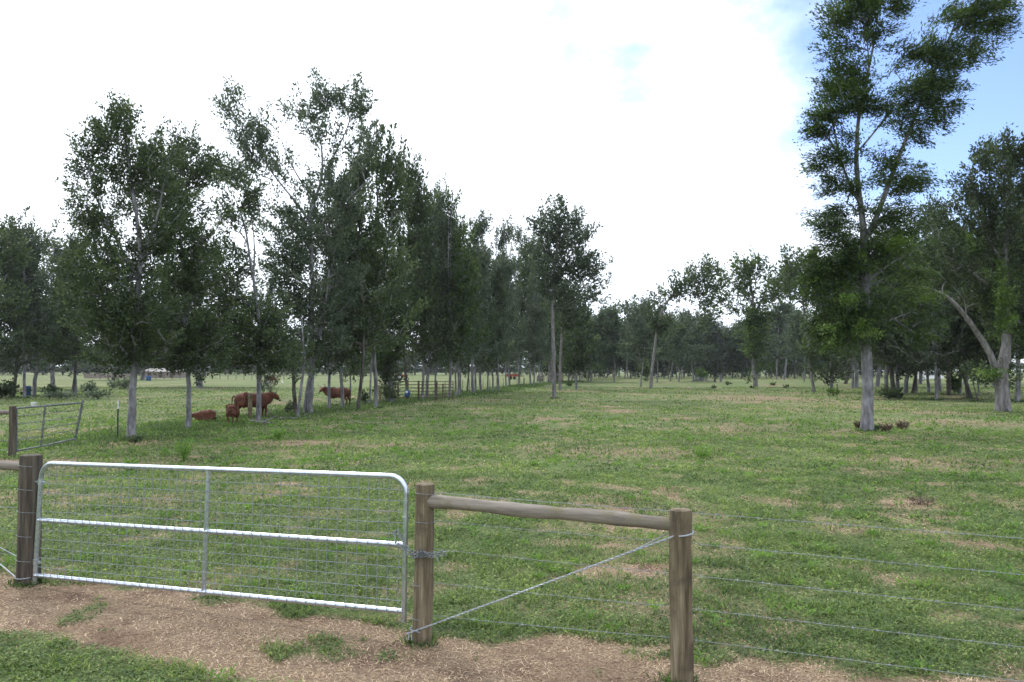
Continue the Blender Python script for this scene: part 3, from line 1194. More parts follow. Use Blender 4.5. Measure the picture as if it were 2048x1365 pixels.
proto('d', (0, 0, 0), 'row tree', low_crown(35, 1.6, 9.9, 2.2), [straight(10, .10, .03, 11), [(0, 0, 2.5, .07), (-.7, .2, 5, .05), (-1.1, .1, 7, .02)]], group=g_row, leafm='grey',
      leaf=(.15, .07), cover=1.4, rc=.30, seed=35, tone=.55, nmin=.2)
proto('e', (0, 0, 0), 'row tree', high_crown(36, 2.6, 9.9, 2.2), [straight(10, .095, .0, 12), [(0, 0, 4, .06), (.8, -.3, 6.5, .04), (1.0, -.3, 8.5, .02)]], group=g_row, leafm='pecan',
      leaf=(.17, .085), cover=1.7, rc=.34, seed=36, tone=.40, nmin=.25)
_rot = random.Random(5)


def place(key, px, by, ty, hw, label, group=None, name=None, Y=None, r0=2.0):
    """a tree of kind key whose foot stands at picture point (px,by), top at ty, half crown width hw"""
    b = on(ground(px, by))
    k = b.y / F
    h = (by - ty) * k
    s = hw * k / r0
    pr = PROTO[key]
    rz = _rot.uniform(0, 6.28)
    sc = (s, s * _rot.uniform(.85, 1.15), h / 10)
    if not pr['_used']:
        pr['_used'] = 1
        pr.location, pr.rotation_euler, pr.scale = b, (0, 0, rz), sc
        pr['label'] = label
        if group:
            pr['group'] = group
        elif 'group' in pr:
            del pr['group']
        if name:
            pr.name = name
        return pr
    r = copy_tree(pr, b, rz, sc, label, group, name)
    return r


for (px, by, ty, hw, kind, w, lab) in ROW:
    place(kind, px, by, ty, hw * 1.04, lab, g_row, r0=2.15)

px_tree('vine_tree', 'row tree with its trunk wrapped in brown vines, left of the corral panels',
        [[(783, 806, 15), (782, 780, 13), (779, 755, 11), (778, 720, 9), (780, 650, 7), (786, 560, 4)]],
        [(780, 775, 9, 26, 1.2), (777, 735, 20, 22, 1.1), (782, 690, 32, 34), (786, 620, 38, 45), (788, 550, 32, 40)], cover=1.35, seed=41, tone=.35, nmin=.05, leafk=.8)

# --- lone trees out in the pasture
px_tree('pasture_tree', 'tall lone tree with a long bare pale trunk before the end of the row',
        [[(1108, 797, 9.5), (1108, 740, 8.6), (1107, 690, 8), (1105, 640, 7.2), (1105, 580, 6), (1110, 520, 5), (1116, 470, 3.5), (1118, 430, 2)],
         [(1106, 600, 4), (1135, 565, 3), (1165, 540, 2.2), (1200, 530, 1.2)], [(1110, 530, 3.5), (1140, 490, 2.5), (1160, 460, 1.5)], [(1108, 560, 3), (1085, 500, 2), (1075, 470, 1.2)]],
        [(1120, 440, 40, 26), (1095, 460, 34, 30, .9), (1150, 470, 28, 32, .9), (1120, 500, 46, 36, 1.1), (1090, 530, 30, 36), (1150, 535, 36, 30), (1190, 528, 26, 16, .9), (1175, 560, 34, 24, .9),
         (1110, 570, 36, 34, 1), (1140, 600, 36, 26, .9), (1178, 600, 24, 18, .6)],
        bark='bark_pale', seed=51, cover=1.45, tone=.42, nmin=.5, leafm='grey')
px_tree('pasture_tree', 'second bare-trunked tree leaning right, just behind the tall lone pasture tree',
        [[(1120, 781, 6.5), (1120, 740, 5.6), (1122, 700, 5), (1124, 660, 4.6), (1130, 630, 3.6), (1138, 590, 2)]],
        [(1135, 610, 32, 34, 1), (1150, 650, 26, 24, .9), (1158, 620, 24, 24, .8), (1120, 590, 30, 30, .9)], bark='bark_pale', seed=52, cover=1.4, tone=.4, nmin=.6)
px_tree('pasture_tree', 'short dark tree with drooping low crown, right of the two pale leaning trunks',
        [[(1153, 779, 5.5), (1152, 750, 4.8), (1151, 715, 4), (1149, 670, 2.6), (1149, 640, 1.6)]],
        [(1150, 660, 24, 26, 1), (1152, 700, 27, 26, 1.1), (1154, 728, 24, 18, 1)], seed=53, cover=1.6, tone=.3, nmin=.2)
px_tree('pasture_tree', 'lone tree bent strongly to the right with a windswept one-sided crown',
        [[(1301, 777, 7.5), (1304, 740, 6.8), (1309, 700, 6), (1312, 670, 5.6), (1317, 640, 5.5), (1326, 616, 5.2), (1340, 594, 4.2), (1355, 578, 3.2), (1375, 560, 2.4), (1392, 540, 1.4)],
         [(1342, 594, 3), (1365, 588, 2.4), (1385, 582, 1.8), (1402, 592, 1.2)], [(1375, 560, 1.8), (1400, 565, 1.6), (1418, 575, 1)]],
        [(1398, 532, 18, 14, .8), (1380, 550, 22, 14, .7), (1412, 548, 18, 18, .8), (1425, 575, 14, 22, 1), (1408, 598, 20, 22, 1), (1415, 640, 12, 16, .9), (1345, 585, 22, 16, .9), (1325, 610, 18, 20, 1.1),
         (1315, 640, 18, 26, 1.1), (1365, 570, 22, 14, .5), (1400, 572, 20, 14, .6), (1330, 655, 14, 18, .9)],
        bark='bark_pale', seed=54, cover=1.6, tone=.45, nmin=.4)
px_tree('pasture_tree', 'tree with a trunk clothed in green vines and a wide open crown',
        [[(1511, 774, 10), (1509, 745, 8.5), (1507, 700, 8), (1507, 650, 7.5), (1509, 620, 6.5), (1505, 580, 4.5), (1500, 540, 2.4)],
         [(1510, 625, 5), (1522, 605, 4), (1532, 580, 3), (1540, 550, 2)], [(1508, 610, 4), (1490, 585, 3), (1470, 560, 1.8)]],
        [(1508, 690, 12, 52, 1.7), (1512, 635, 17, 30, 1.5), (1495, 545, 24, 20, .9), (1470, 555, 22, 22, .85), (1455, 590, 16, 18, .7), (1515, 540, 24, 18, .9), (1545, 560, 24, 26, .9), (1490, 590, 26, 22, .9),
         (1530, 595, 20, 20, .6), (1480, 620, 24, 16, .8), (1565, 575, 18, 20, .7), (1440, 600, 12, 10, .5)],
        bark='bark_pale', seed=55, cover=1.7, tone=.5, nmin=.25, leafm='pecan')
px_tree('pasture_tree', 'slender tree leaning left with vines at mid-trunk, left of the big pecan',
        [[(1628, 785, 7.5), (1625, 765, 6), (1620, 740, 5.6), (1616, 700, 5), (1613, 670, 4.6), (1609, 640, 4.2), (1604, 600, 3.4), (1600, 570, 2)],
         [(1608, 625, 3), (1620, 600, 2), (1635, 575, 1.4)], [(1606, 610, 2.6), (1585, 585, 2), (1570, 560, 1.2)]],
        [(1617, 720, 7, 24, 1.1), (1578, 498, 24, 14, .5), (1590, 525, 30, 20, .8), (1575, 555, 26, 22, .9), (1610, 545, 28, 24, .9), (1635, 555, 22, 28, .8), (1600, 590, 34, 20, .7), (1640, 600, 18, 18, .5),
         (1560, 590, 14, 14, .5)],
        bark='bark_pale', seed=56, cover=1.6, tone=.5, nmin=.2)
px_tree('pasture_tree', 'straight whitish pole-like tree between the vine-clad tree and the slender leaning one',
        [[(1553, 760, 3.4), (1554, 720, 2.8), (1557, 670, 2.3), (1560, 625, 1.6), (1562, 600, 1)]], [(1563, 606, 12, 14, .8), (1572, 620, 12, 10, .7)],
        bark='bark_pale', seed=57, cover=1.3, tone=.5, nmin=.7)
px_tree('bushy_tree', 'short bushy tree hung with brown dead leaves, behind and left of the big pecan trunk',
        [[(1663, 785, 7), (1663, 760, 6), (1661, 730, 5), (1660, 690, 3), (1660, 640, 2)]],
        [(1655, 740, 22, 22, 1), (1675, 750, 20, 16, 1), (1665, 700, 34, 26, 1.1), (1650, 660, 34, 30, 1), (1690, 670, 34, 34, 1), (1665, 610, 34, 34, 1)], seed=58, cover=1.6, tone=.35, nmin=.15)

# --- the big pecan on the right
px_tree('pecan_tree', 'big pecan tree with a thick trunk forking high up against the blue sky',
        [[(1734, 864, 29), (1735, 830, 24), (1735, 780, 23), (1734, 720, 22), (1733, 640, 21), (1732, 560, 20), (1731, 500, 19), (1733, 470, 18), (1728, 440, 13), (1722, 400, 11.5), (1716, 350, 10),
          (1714, 300, 9), (1720, 240, 8), (1727, 195, 7), (1738, 150, 6), (1748, 110, 5), (1755, 60, 4), (1764, 10, 3), (1770, -40, 2)],
         [(1737, 470, 14), (1748, 450, 12), (1762, 415, 11), (1778, 370, 10), (1800, 315, 9), (1818, 270, 8), (1838, 225, 7), (1858, 175, 6), (1888, 115, 5), (1915, 55, 4), (1938, 0, 3), (1950, -50, 2)],
         [(1728, 420, 7), (1705, 385, 6.5), (1693, 340, 5.5), (1683, 290, 4.5), (1676, 240, 3)],
         [(1719, 300, 5), (1745, 270, 4), (1775, 230, 3), (1800, 195, 2)], [(1735, 165, 4), (1740, 110, 3), (1732, 60, 2)],
         [(1850, 190, 4), (1860, 150, 3), (1900, 110, 2)], [(1735, 520, 7), (1690, 480, 4), (1655, 450, 2)], [(1738, 560, 7), (1790, 520, 4), (1840, 500, 2.4)],
         [(1733, 620, 6), (1680, 600, 4), (1640, 590, 2)], [(1735, 660, 5), (1780, 640, 3.5), (1820, 625, 2)]],
        [(1700, 30, 48, 44, 1), (1745, -10, 70, 40, .9), (1800, 18, 38, 14, .8), (1680, 100, 42, 42, 1.05), (1735, 70, 34, 36, .55), (1790, 85, 22, 30, .25), (1665, 170, 36, 42, 1.05), (1705, 150, 28, 40, .7),
         (1655, 235, 38, 32, 1.15), (1690, 215, 38, 34, .9), (1735, 215, 38, 22, .8), (1775, 210, 40, 22, .9), (1785, 140, 26, 12, .3), (1640, 260, 20, 18, .8),
         (1990, 10, 46, 30, 1), (1925, 20, 46, 40, .9), (1885, 45, 32, 26, 1), (1960, 55, 48, 30, 1), (2005, 60, 26, 14, .7), (1900, 100, 46, 28, .9), (1850, 100, 42, 16, .9), (1820, 106, 24, 12, .8),
         (1945, 105, 34, 22, .8), (1870, 140, 46, 28, .8), (1840, 185, 48, 28, 1), (1885, 175, 36, 34, 1), (1800, 225, 38, 26, .9), (1860, 235, 44, 22, .7), (1890, 225, 22, 16, .8),
         (1835, 265, 36, 20, .6), (1770, 255, 40, 18, .5),
         (1655, 330, 32, 36, 1), (1690, 300, 26, 36, .6), (1650, 375, 26, 26, 1), (1700, 370, 24, 30, .5), (1775, 320, 34, 28, .7), (1820, 350, 38, 28, .95), (1780, 370, 38, 26, .8), (1850, 362, 20, 10, .7),
         (1680, 425, 46, 22, .95), (1655, 460, 30, 22, 1), (1700, 470, 40, 30, 1), (1770, 430, 46, 30, .85), (1810, 440, 40, 32, .85), (1780, 490, 56, 36, 1.1),
         (1680, 520, 54, 34, 1.4), (1650, 560, 46, 30, 1.4), (1740, 540, 60, 38, 1.5), (1810, 550, 56, 36, 1.1), (1680, 600, 60, 38, 1.6), (1770, 610, 76, 42, 1.6), (1665, 650, 50, 34, 1.4),
         (1720, 660, 50, 26, .9), (1810, 650, 52, 34, 1.3), (1650, 680, 36, 18, .8), (1700, 690, 30, 14, .6)],
        bark='bark', leafm='pecan', style='droop', shape=.34, leafk=1.15, rc=.27, seed=61, cover=1.8, wob=.003, px_shoots=[(1655, 560, 26, 14, .5, -1.2), (1665, 610, 34, 14, .5, -1.4), (1690, 665, 36, 14, .5, -1.3), (1640, 655, 22, 10, .5, -1), (1760, 500, 22, 12, .5, -1.2), (1700, 530, 26, 12, .4, -1.2), (1640, 690, 20, 8, .6, -1), (1810, 600, 26, 12, .35, -1.2)], tone=.42, nmin=.2, gap=.42, limb_k=1.0)

# --- the old leaning tree at the right edge and the dark wood around it
px_tree('old_oak', 'massive old tree at the right edge with a long bare limb arching left',
        [[(2006, 823, 33), (2006, 800, 28), (2004, 775, 27), (1998, 755, 27), (2004, 730, 22), (2012, 700, 19), (2014, 660, 17), (2012, 600, 14), (2010, 540, 12), (2012, 460, 9), (2016, 380, 6), (2018, 320, 3)],
         [(1999, 765, 18), (1990, 742, 16), (1984, 720, 14), (1975, 702, 13.5), (1962, 684, 12.5), (1944, 664, 11), (1928, 640, 10.5), (1912, 622, 9.5), (1896, 604, 8), (1878, 590, 6.5), (1858, 582, 4.5), (1836, 577, 3)],
         [(2010, 540, 8), (1980, 480, 6), (1950, 430, 4), (1930, 390, 2.5)], [(2012, 600, 8), (1965, 560, 6), (1920, 530, 4.5), (1885, 510, 3)],
         [(2012, 480, 7), (2050, 420, 5), (2080, 360, 3)], [(1930, 642, 3), (1932, 620, 2.4), (1926, 600, 1.5)]],
        [(2010, 300, 34, 22, .9), (1970, 330, 40, 26, .9), (2050, 320, 50, 40, 1), (2100, 380, 60, 60, 1), (1935, 370, 34, 22, .9), (1905, 405, 34, 20, .75), (1960, 400, 36, 26, .6), (2010, 390, 44, 40, 1),
         (1930, 450, 44, 22, .75), (1870, 445, 30, 20, .55), (1985, 460, 46, 36, 1), (2050, 470, 70, 60, 1), (1900, 495, 44, 22, .6), (1960, 520, 46, 34, .85), (2030, 560, 60, 50, 1), (1890, 550, 46, 26, .8), (1850, 520, 36, 22, .6),
         (1975, 590, 44, 36, .9), (2040, 640, 50, 40, 1), (2090, 600, 60, 60, 1), (1850, 580, 34, 20, .7), (1990, 650, 30, 30, .7), (2035, 745, 44, 22, 1.1), (1975, 745, 30, 18, .9)],
        bark='bark_pale', px_shoots=[(1962, 560, 16, 26, .8, -1.6), (1968, 610, 17, 26, 1, -1.6), (1978, 650, 12, 18, .8, -1.5), (1945, 745, 16, 9, .8, -1.5), (1915, 500, 24, 10, .4, -1.5)], seed=62, cover=1.35, tone=.40, nmin=.3, leafm='oak', gap=.44)
weed_plant('hanging_vine', 'yellow-green vine hanging in a curtain from the crown of the massive old tree', 2000, 823, 1, 1, 3, seed=70) if False else None
WOOD = [
    (1705, 777, 535, 50, 'a', 'pale twin trunk directly left of the big pecan trunk, at the edge of the wood'),
    (1713, 775, 495, 59, 'b', 'right-hand twin trunk directly left of the big pecan trunk, at the edge of the wood'),
    (1754, 774, 535, 64, 'e', 'dark tree directly right of the big pecan trunk, deep in the wood'),
    (1773, 796, 515, 71, 'a', 'pale-footed tree with shrubs round its base, right of the big pecan'),
    (1790, 797, 475, 85, 'c', 'left stem of a close dark pair with shrubs at its foot, right of the pecan'),
    (1797, 796, 535, 69, 'e', 'right stem of a close dark pair with shrubs at its foot, right of the pecan'),
    (1811, 788, 535, 57, 'b', 'short dark tree left of two slim ones in the shady wood'),
    (1824, 787, 555, 50, 'c', 'stubby dark trunk in the shade between the pecan and the old leaning tree'),
    (1833, 787, 575, 41, 'e', 'thin pole trunk beside the stubby dark trunk in the shade'),
    (1858, 785, 535, 50, 'a', 'slightly leaning slim trunk in front of the white vehicles'),
    (1873, 800, 415, 52, 'a', 'tall thin trunk with a pale streak, nearest of the slim ones in the shady wood'),
    (1881, 783, 495, 64, 'e', 'brownish trunk right behind the tall thin streaked one'),
    (1899, 791, 445, 71, 'c', 'thick dark trunk widening upward, in the middle of the shady wood'),
    (1919, 788, 515, 57, 'b', 'pale mottled trunk beside a yellowish shrub in the shady wood'),
    (1936, 797, 475, 59, 'e', 'left dark trunk of the pair in front of the parked silver car'),
    (1944, 798, 515, 59, 'c', 'right dark trunk of the pair in front of the parked silver car'),
    (1958, 791, 595, 29, 'a', 'very thin straight stem in front of the parked silver car'),
    (2034, 804, 445, 92, 'e', 'thick dark trunk right beside the massive pale old tree'),
    (2075, 800, 375, 103, 'b', 'dark leafy tree just outside the right edge beyond the old tree'),
    (1990, 775, 495, 80, 'b', 'dark tree hidden behind the foot of the massive old tree'),
    (1930, 770, 535, 69, 'e', 'slim tree well behind the shady wood, near the silver car'),
    (1840, 768, 535, 69, 'b', 'dark tree far behind the slim trunks right of the pecan'),
    (1690, 768, 565, 57, 'c', 'dark tree far behind the bushy one left of the pecan'),
]
g_wood = 'trees of the shady wood on the right'
for (px, by, ty, hw, kind, lab) in WOOD:
    place(kind, px, by, ty - 15, hw * 1.2, lab, g_wood, r0=2.0)
px_tree('leaning_sapling', 'thin bare sapling leaning to the left in front of the silver car',
        [[(1957, 804, 3.2), (1951, 785, 2.6), (1945, 765, 2), (1940, 745, 1.4)]], [(1938, 740, 12, 9, .7)], seed=63, cover=1.0, bark='bark_dark', nmin=.6)

# --- dark group at the left edge
LEFT = [
    (26, 796, 430, 74, 'c', 'leftmost thick dark trunk in the shady group at the left edge'),
    (49, 797, 470, 60, 'a', 'thin dark trunk beside the blue barrel at the left edge'),
    (68, 794, 455, 74, 'b', 'thick dark trunk just right of the blue barrel'),
    (-30, 800, 420, 80, 'b', 'dark leafy tree just outside the left edge of the view'),
    (145, 791, 462, 62, 'c', 'left stem of the forked dark tree above the grey gate'),
    (152, 791, 480, 62, 'b', 'right stem of the forked dark tree above the grey gate'),
    (400, 776, 500, 118, 'b', 'solitary tree with a flared foot out in the cattle field'),
    (105, 778, 480, 80, 'a', 'slim tree behind the dark group at the left edge'),
    (225, 761, 590, 70, 'c', 'small dark tree across the cattle field, left of the nearest row tree'),
    (285, 760, 590, 70, 'b', 'small dark tree at the far side of the cattle field by the long brown shed'),
    (534, 832, 560, 22, 'a', 'thin sapling growing up past the head of the standing brown cow'),
]
for (px, by, ty, hw, kind, lab) in LEFT:
    place(kind, px, by, ty, hw, lab, None, r0=2.0)

# --- far wood: coarser prototypes, many copies
g_far = 'trees of the far wood behind the pasture'
far_lab = 'dark tree of the far wood that closes off the pasture behind'
proto('fa', (0, 0, 0), far_lab, high_crown(71, 3.6), [straight(10, .09, .0, 5)], group=g_far, name='far_tree', leafm='far', leaf=(.36, .19), cover=1.7, rc=.5, seed=71, tone=.45, bark='bark_pale')
proto('fb', (0, 0, 0), far_lab, high_crown(72, 2.6, 9.9, 2.2), [straight(10, .098, .02, 6)], group=g_far, name='far_tree', leafm='far', leaf=(.36, .19), cover=1.8, rc=.5, seed=72, tone=.38)
proto('fc', (0, 0, 0), far_lab, low_crown(73, .8, 9.9, 2.2), [straight(10, .098, .0, 7)], group=g_far, name='far_tree', leafm='oak', leaf=(.36, .19), cover=1.8, rc=.5, seed=73, tone=.40)
proto('fd', (0, 0, 0), far_lab, high_crown(74, 3.0, 9.9, 1.8), [straight(10, .08, .03, 8), [(0, 0, 3, .07), (.6, .2, 6, .04)]], group=g_far, name='far_tree', leafm='grey', leaf=(.36, .19), cover=1.6,
      rc=.6, seed=74, tone=.5, bark='bark_pale')
MID = [
    (1177, 764, 640, 30, 'fa', 'thin pale trunk, left of a close pair beyond the two tall leaning pasture trees'),
    (1182, 765, 632, 34, 'fb', 'thicker trunk, right of a close pair beyond the two tall leaning pasture trees'),
    (1228, 765, 612, 36, 'fa', 'straight slim tree standing alone in front of the far wood, left of the bent tree'),
    (1281, 775, 600, 36, 'fd', 'pale-footed tree just left of the bent windswept tree'),
    (1314, 766, 640, 26, 'fa', 'thin dark pole of a tree just right of the foot of the bent windswept tree'),
    (1340, 763, 628, 30, 'fd', 'pale slim tree with yellowish foliage low on its trunk'),
    (1358, 765, 640, 32, 'fb', 'dark tree with two thin stems between the bent tree and the brush pile'),
    (1363, 759, 650, 26, 'fa', 'whitish thin trunk just behind the dark two-stemmed tree'),
    (1387, 764, 640, 34, 'fb', 'tree directly left of the brush pile'),
    (1256, 758, 604, 30, 'fa', 'tree whose narrow crown stands above the far wood left of the bent tree'),
    (1213, 757, 620, 30, 'fd', 'spiky-crowned tree rising above the far wood right of the tall lone tree'),
    (1292, 757, 606, 26, 'fb', 'round-crowned tree rising above the far wood just left of the bent tree'),
    (1568, 760, 610, 40, 'fb', 'stout grey-footed tree right of the whitish pole-like one'),
    (1608, 764, 620, 30, 'fa', 'thin pale trunk just left of the slender leaning tree'),
    (1590, 758, 640, 34, 'fc', 'low dark tree behind the slender leaning tree'),
]
for (px, by, ty, hw, kind, lab) in MID:
    place(kind, px, by, ty, hw, lab, None, r0=2.0, name='far_tree')
frs = random.Random(12)
# tail of the row, then the wood across the back (several ranks deep)
for i in range(13):
    t = i / 12
    px = 1086 + 98 * t + frs.uniform(-2, 2)
    by = 767.5 - 9 * t + frs.uniform(-.6, .6)
    place(frs.choice(['fb', 'fc', 'fa']), px, by, 600 + 55 * t + frs.uniform(-14, 14), 26 + frs.uniform(-3, 6), 'dark slim tree where the tree row ends, beyond the lone tall pasture tree',
          'trees at the far end of the row')
for rank, (by, n, x0, x1, top) in enumerate([(757.5, 36, 1165, 1720, 650), (755.2, 40, 1120, 1800, 652), (753.2, 40, 1100, 1990, 655)]):
    for i in range(n):
        px = x0 + (x1 - x0) * (i + frs.uniform(-.35, .35)) / (n - 1)
        tp = top + 22 * math.sin(px * .031 + rank) * .6 + frs.uniform(-26, 12)
        if 1420 < px < 1470:
            tp += 6
        place(frs.choice(['fa', 'fb', 'fc', 'fb', 'fd'] if rank == 0 else ['fc', 'fc', 'fb']), px, by, tp, frs.uniform(20, 30), far_lab, g_far)
# distant trees beyond the cattle field, left
for i in range(50):
    px = -40 + 1180 * (i + frs.uniform(-.4, .4)) / 49
    place('fc', px, 750.8 + frs.uniform(-.5, .5), frs.uniform(680, 708), frs.uniform(24, 36), 'distant dark tree on the far side of the cattle field',
          'distant trees beyond the cattle field')
for px in (262, 290, 312, 338, 360):
    place('fc', px, 751.3, frs.uniform(690, 705), 34, 'distant dark tree on the far side of the cattle field', 'distant trees beyond the cattle field')
for i in range(9):
    px = 1800 + 260 * (i + frs.uniform(-.4, .4)) / 8
    place(frs.choice(['fb', 'fc']), px, 752.5 + frs.uniform(-.5, .5), frs.uniform(640, 690), frs.uniform(24, 36), 'distant dark tree beyond the parked vehicles on the right',
          'distant trees beyond the vehicles')
# any prototype not used would stand at the origin; all are used above
for k_, p_ in PROTO.items():
    assert p_['_used'], k_
    for o_ in [p_]:
        if '_used' in o_:
            del o_['_used']
for o_ in list(bpy.data.objects):
    if '_used' in o_:
        del o_['_used']
print('unique leaves', NLEAF[0])


def shrub(name, label, px, by, hpx, wpx, kind='oak', group=None, seed=1, tone=.4, cover=1.5):
    b = on(ground(px, by))
    k = b.y / F
    h, w = hpx * k, wpx * k * .5
    rs = np.random.default_rng(seed)
    bl = [(rs.normal(0, w * .35), rs.normal(0, w * .35), h * (.35 + .4 * rs.random()), w * .6, w * .6, h * .36) for _ in range(5)]
    st = [[(rs.normal(0, .05), rs.normal(0, .05), 0, .02), (rs.normal(0, w * .4), rs.normal(0, w * .4), h * .7, .008)] for _ in range(4)]
    lf = max(.07, .004 * b.y)
    return plant_tree(name, label, b, st, bl, 'bark_dark', kind, 'shrub', group, leaf=(lf, lf * .5), rc=max(.12, min(w, h) * .3), cover=cover, seed=seed, tone=tone, nmin=.05, gap=.3, flare=0)


shrub('shrub', 'low leafy shrub at the foot of the gnarled dead stem', 575, 829, 18, 22, 'grey', seed=81)
shrub('shrub', 'small shrub round the foot of the sapling beside the standing cow', 549, 840, 15, 24, 'grey', seed=82, tone=.6)
shrub('shrub', 'dark shrub at the foot of the pale-footed tree right of the big pecan', 1778, 799, 18, 34, seed=83, tone=.3)
shrub('shrub', 'dark shrub at the foot of the close pair of dark stems', 1797, 799, 16, 26, seed=84, tone=.3)
shrub('shrub', 'yellow-green upright shrub in the shady wood beside the mottled trunk', 1909, 790, 34, 16, 'bright', seed=85, tone=.35)
shrub('shrub', 'grey-green bushes in the field behind the nearest row tree', 246, 779, 14, 46, 'grey', seed=86, tone=.7)
shrub('shrub', 'tall weeds beside the forked dark tree above the grey gate', 176, 789, 18, 26, 'grey', seed=87, tone=.7)
shrub('shrub', 'low green bush at the foot of the bushy tree with brown leaves', 1668, 792, 10, 26, 'bright', seed=88, tone=.3)
shrub('shrub', 'small dark bush between row trunks right of the curved one', 730, 812, 22, 12, seed=89)
shrub('shrub', 'dark undergrowth round the leftmost thick trunk at the left edge', 12, 797, 26, 64, 'oak', seed=92, tone=.2)
shrub('shrub', 'dark low bush between the blue barrel and the forked dark tree', 98, 795, 16, 44, 'oak', seed=93, tone=.25)
shrub('shrub', 'pale weedy bush left of the forked dark tree, behind the old grey gate', 122, 801, 13, 54, 'grey', seed=94, tone=.7)
shrub('shrub', 'pale weedy bush right of the forked dark tree, behind the old gate end', 196, 799, 13, 50, 'grey', seed=95, tone=.65)
shrub('shrub', 'small round green bush on the brush pile in the pasture', 1401, 759, 16, 16, 'bright', seed=90, tone=.35)
shrub('shrub', 'little tree-shaped bush left of the bent windswept tree', 1293, 761, 34, 24, 'oak', seed=91, tone=.6)

weed_plant('weed', 'tall bright green weed standing above the top rail of the silver gate', 367, 926, 46, 34, 420, cat='weed', seed=1)
weed_plant('weed', 'low bright green weed clump near the far shade edge below the cow', 557, 880, 22, 30, 260, cat='weed', seed=2)
weed_plant('weed', 'yellowish green weed just above the gate rail, left of the tallest weed', 262, 944, 26, 26, 260, cat='weed', seed=3)
weed_plant('weed', 'bright green weed spray in the brown patch in mid pasture', 1405, 920, 22, 42, 260, cat='weed', seed=4)
weed_plant('weed', 'dark green weed clump in front of the nearest row tree', 270, 886, 16, 36, 260, 'oak', cat='weed', seed=5)
weed_plant('dead_weed', 'dark dead weed clump on the left of the big pecan trunk', 1716, 858, 15, 12, 120, 'dead', cat='weed', seed=6)
weed_plant('dead_weed', 'wide dark dead weed clump just right of the big pecan trunk', 1772, 864, 15, 26, 200, 'dead', cat='weed', seed=7)
weed_plant('dead_weed', 'dead weed clump farthest right of the big pecan trunk', 1806, 861, 17, 26, 200, 'dead', cat='weed', seed=8)
weed_plant('weed', 'vine leaves creeping round the right foot of the big pecan', 1752, 864, 14, 14, 120, 'oak', cat='weed', seed=9)
weed_plant('dead_weed', 'rusty brown dead clump on the bare patch at the right', 1842, 1014, 16, 60, 220, 'dead', cat='weed', seed=10)
for i, (px, by, h) in enumerate([(1428, 778, 5), (1456, 771, 5), (1506, 778, 5), (1546, 772, 5), (1572, 777, 6), (1139, 773, 5), (1293, 763, 3)]):
    weed_plant('tussock', 'small dark tussock in the short grass of the far pasture', px, by, h, 8, 40, 'oak', cat='tussock', group='small tussocks in the far pasture', seed=20 + i)


# ---------------------------------------------------------------- front fence, gate, chain
def fence_pt(px, z=None, py=None):
    """point of the fence line seen at picture column px"""
    s = (px - 1024) / F / math.cos(PITCH)
    # X = s*Y (pitch is small); line through P_L..P_R
    m = (P_R.y - P_L.y) / (P_R.x - P_L.x)
    Y = (P_L.y - m * P_L.x) / (1 - m * s)
    v = Vector((s * Y, Y, 0))
    if py is not None:
        v.z = at(px, py, Y).z
    elif z is not None:
        v.z = z
    return v


FD = Vector((_fd.x, _fd.y, 0))           # along the fence, to the right


def round_post(name, base, top, r, mat, parent, seed=0):
    rs = np.random.default_rng(seed)
    mb = MB()
    n = 28
    m = 26
    b, t = Vector(base), Vector(top)
    vs, fs = [], []
    ph = rs.random(6) * 6.28
    prof = [(1 + .05 * math.sin(2 * a + ph[0]) + .03 * math.sin(3 * a + ph[1]) + .02 * math.sin(7 * a + ph[2])) for a in np.linspace(0, 2 * math.pi, n, endpoint=False)]
    for i in range(m):
        u = i / (m - 1)
        c = b.lerp(t, u) + Vector((math.sin(u * 5 + ph[3]) * .006, math.cos(u * 4 + ph[4]) * .006, 0))
        rr = r * (1.04 - .06 * u + .018 * math.sin(u * 23 + ph[5]))
        if i == m - 1:
            rr *= .965
        for j in range(n):
            a = 2 * math.pi * j / n
            q = rr * prof[j] * (1 + rs.normal(0, .010))
            # a long drying check in the wood
            dd = abs(((a - 4.2 - .25 * math.sin(u * 6) + math.pi) % (2 * math.pi)) - math.pi)
            if dd < .12 and .15 < u < .98:
                q *= .90
            vs.append(c + Vector((math.cos(a) * q, math.sin(a) * q, 0)))
    for i in range(m - 1):
        for j in range(n):
            a = i * n + j
            b2 = i * n + (j + 1) % n
            fs.append((a, b2, b2 + n, a + n))
    # slightly domed, rough sawn top
    k = (m - 1) * n
    k2 = len(vs)
    for j in range(n):
        vs.append(t + (vs[k + j] - t) * .86 + Vector((0, 0, .006 + rs.normal(0, .0012))))
    for j in range(n):
        fs.append((k + j, k + (j + 1) % n, k2 + (j + 1) % n, k2 + j))
    vs.append(t + Vector((0, 0, .007)))
    for j in range(n):
        fs.append((k2 + j, k2 + (j + 1) % n, len(vs) - 1))
    mb.add(vs, fs)
    return mb.build(name, M[mat], parent)


def local(parent, v):
    return Vector(v) - parent.location


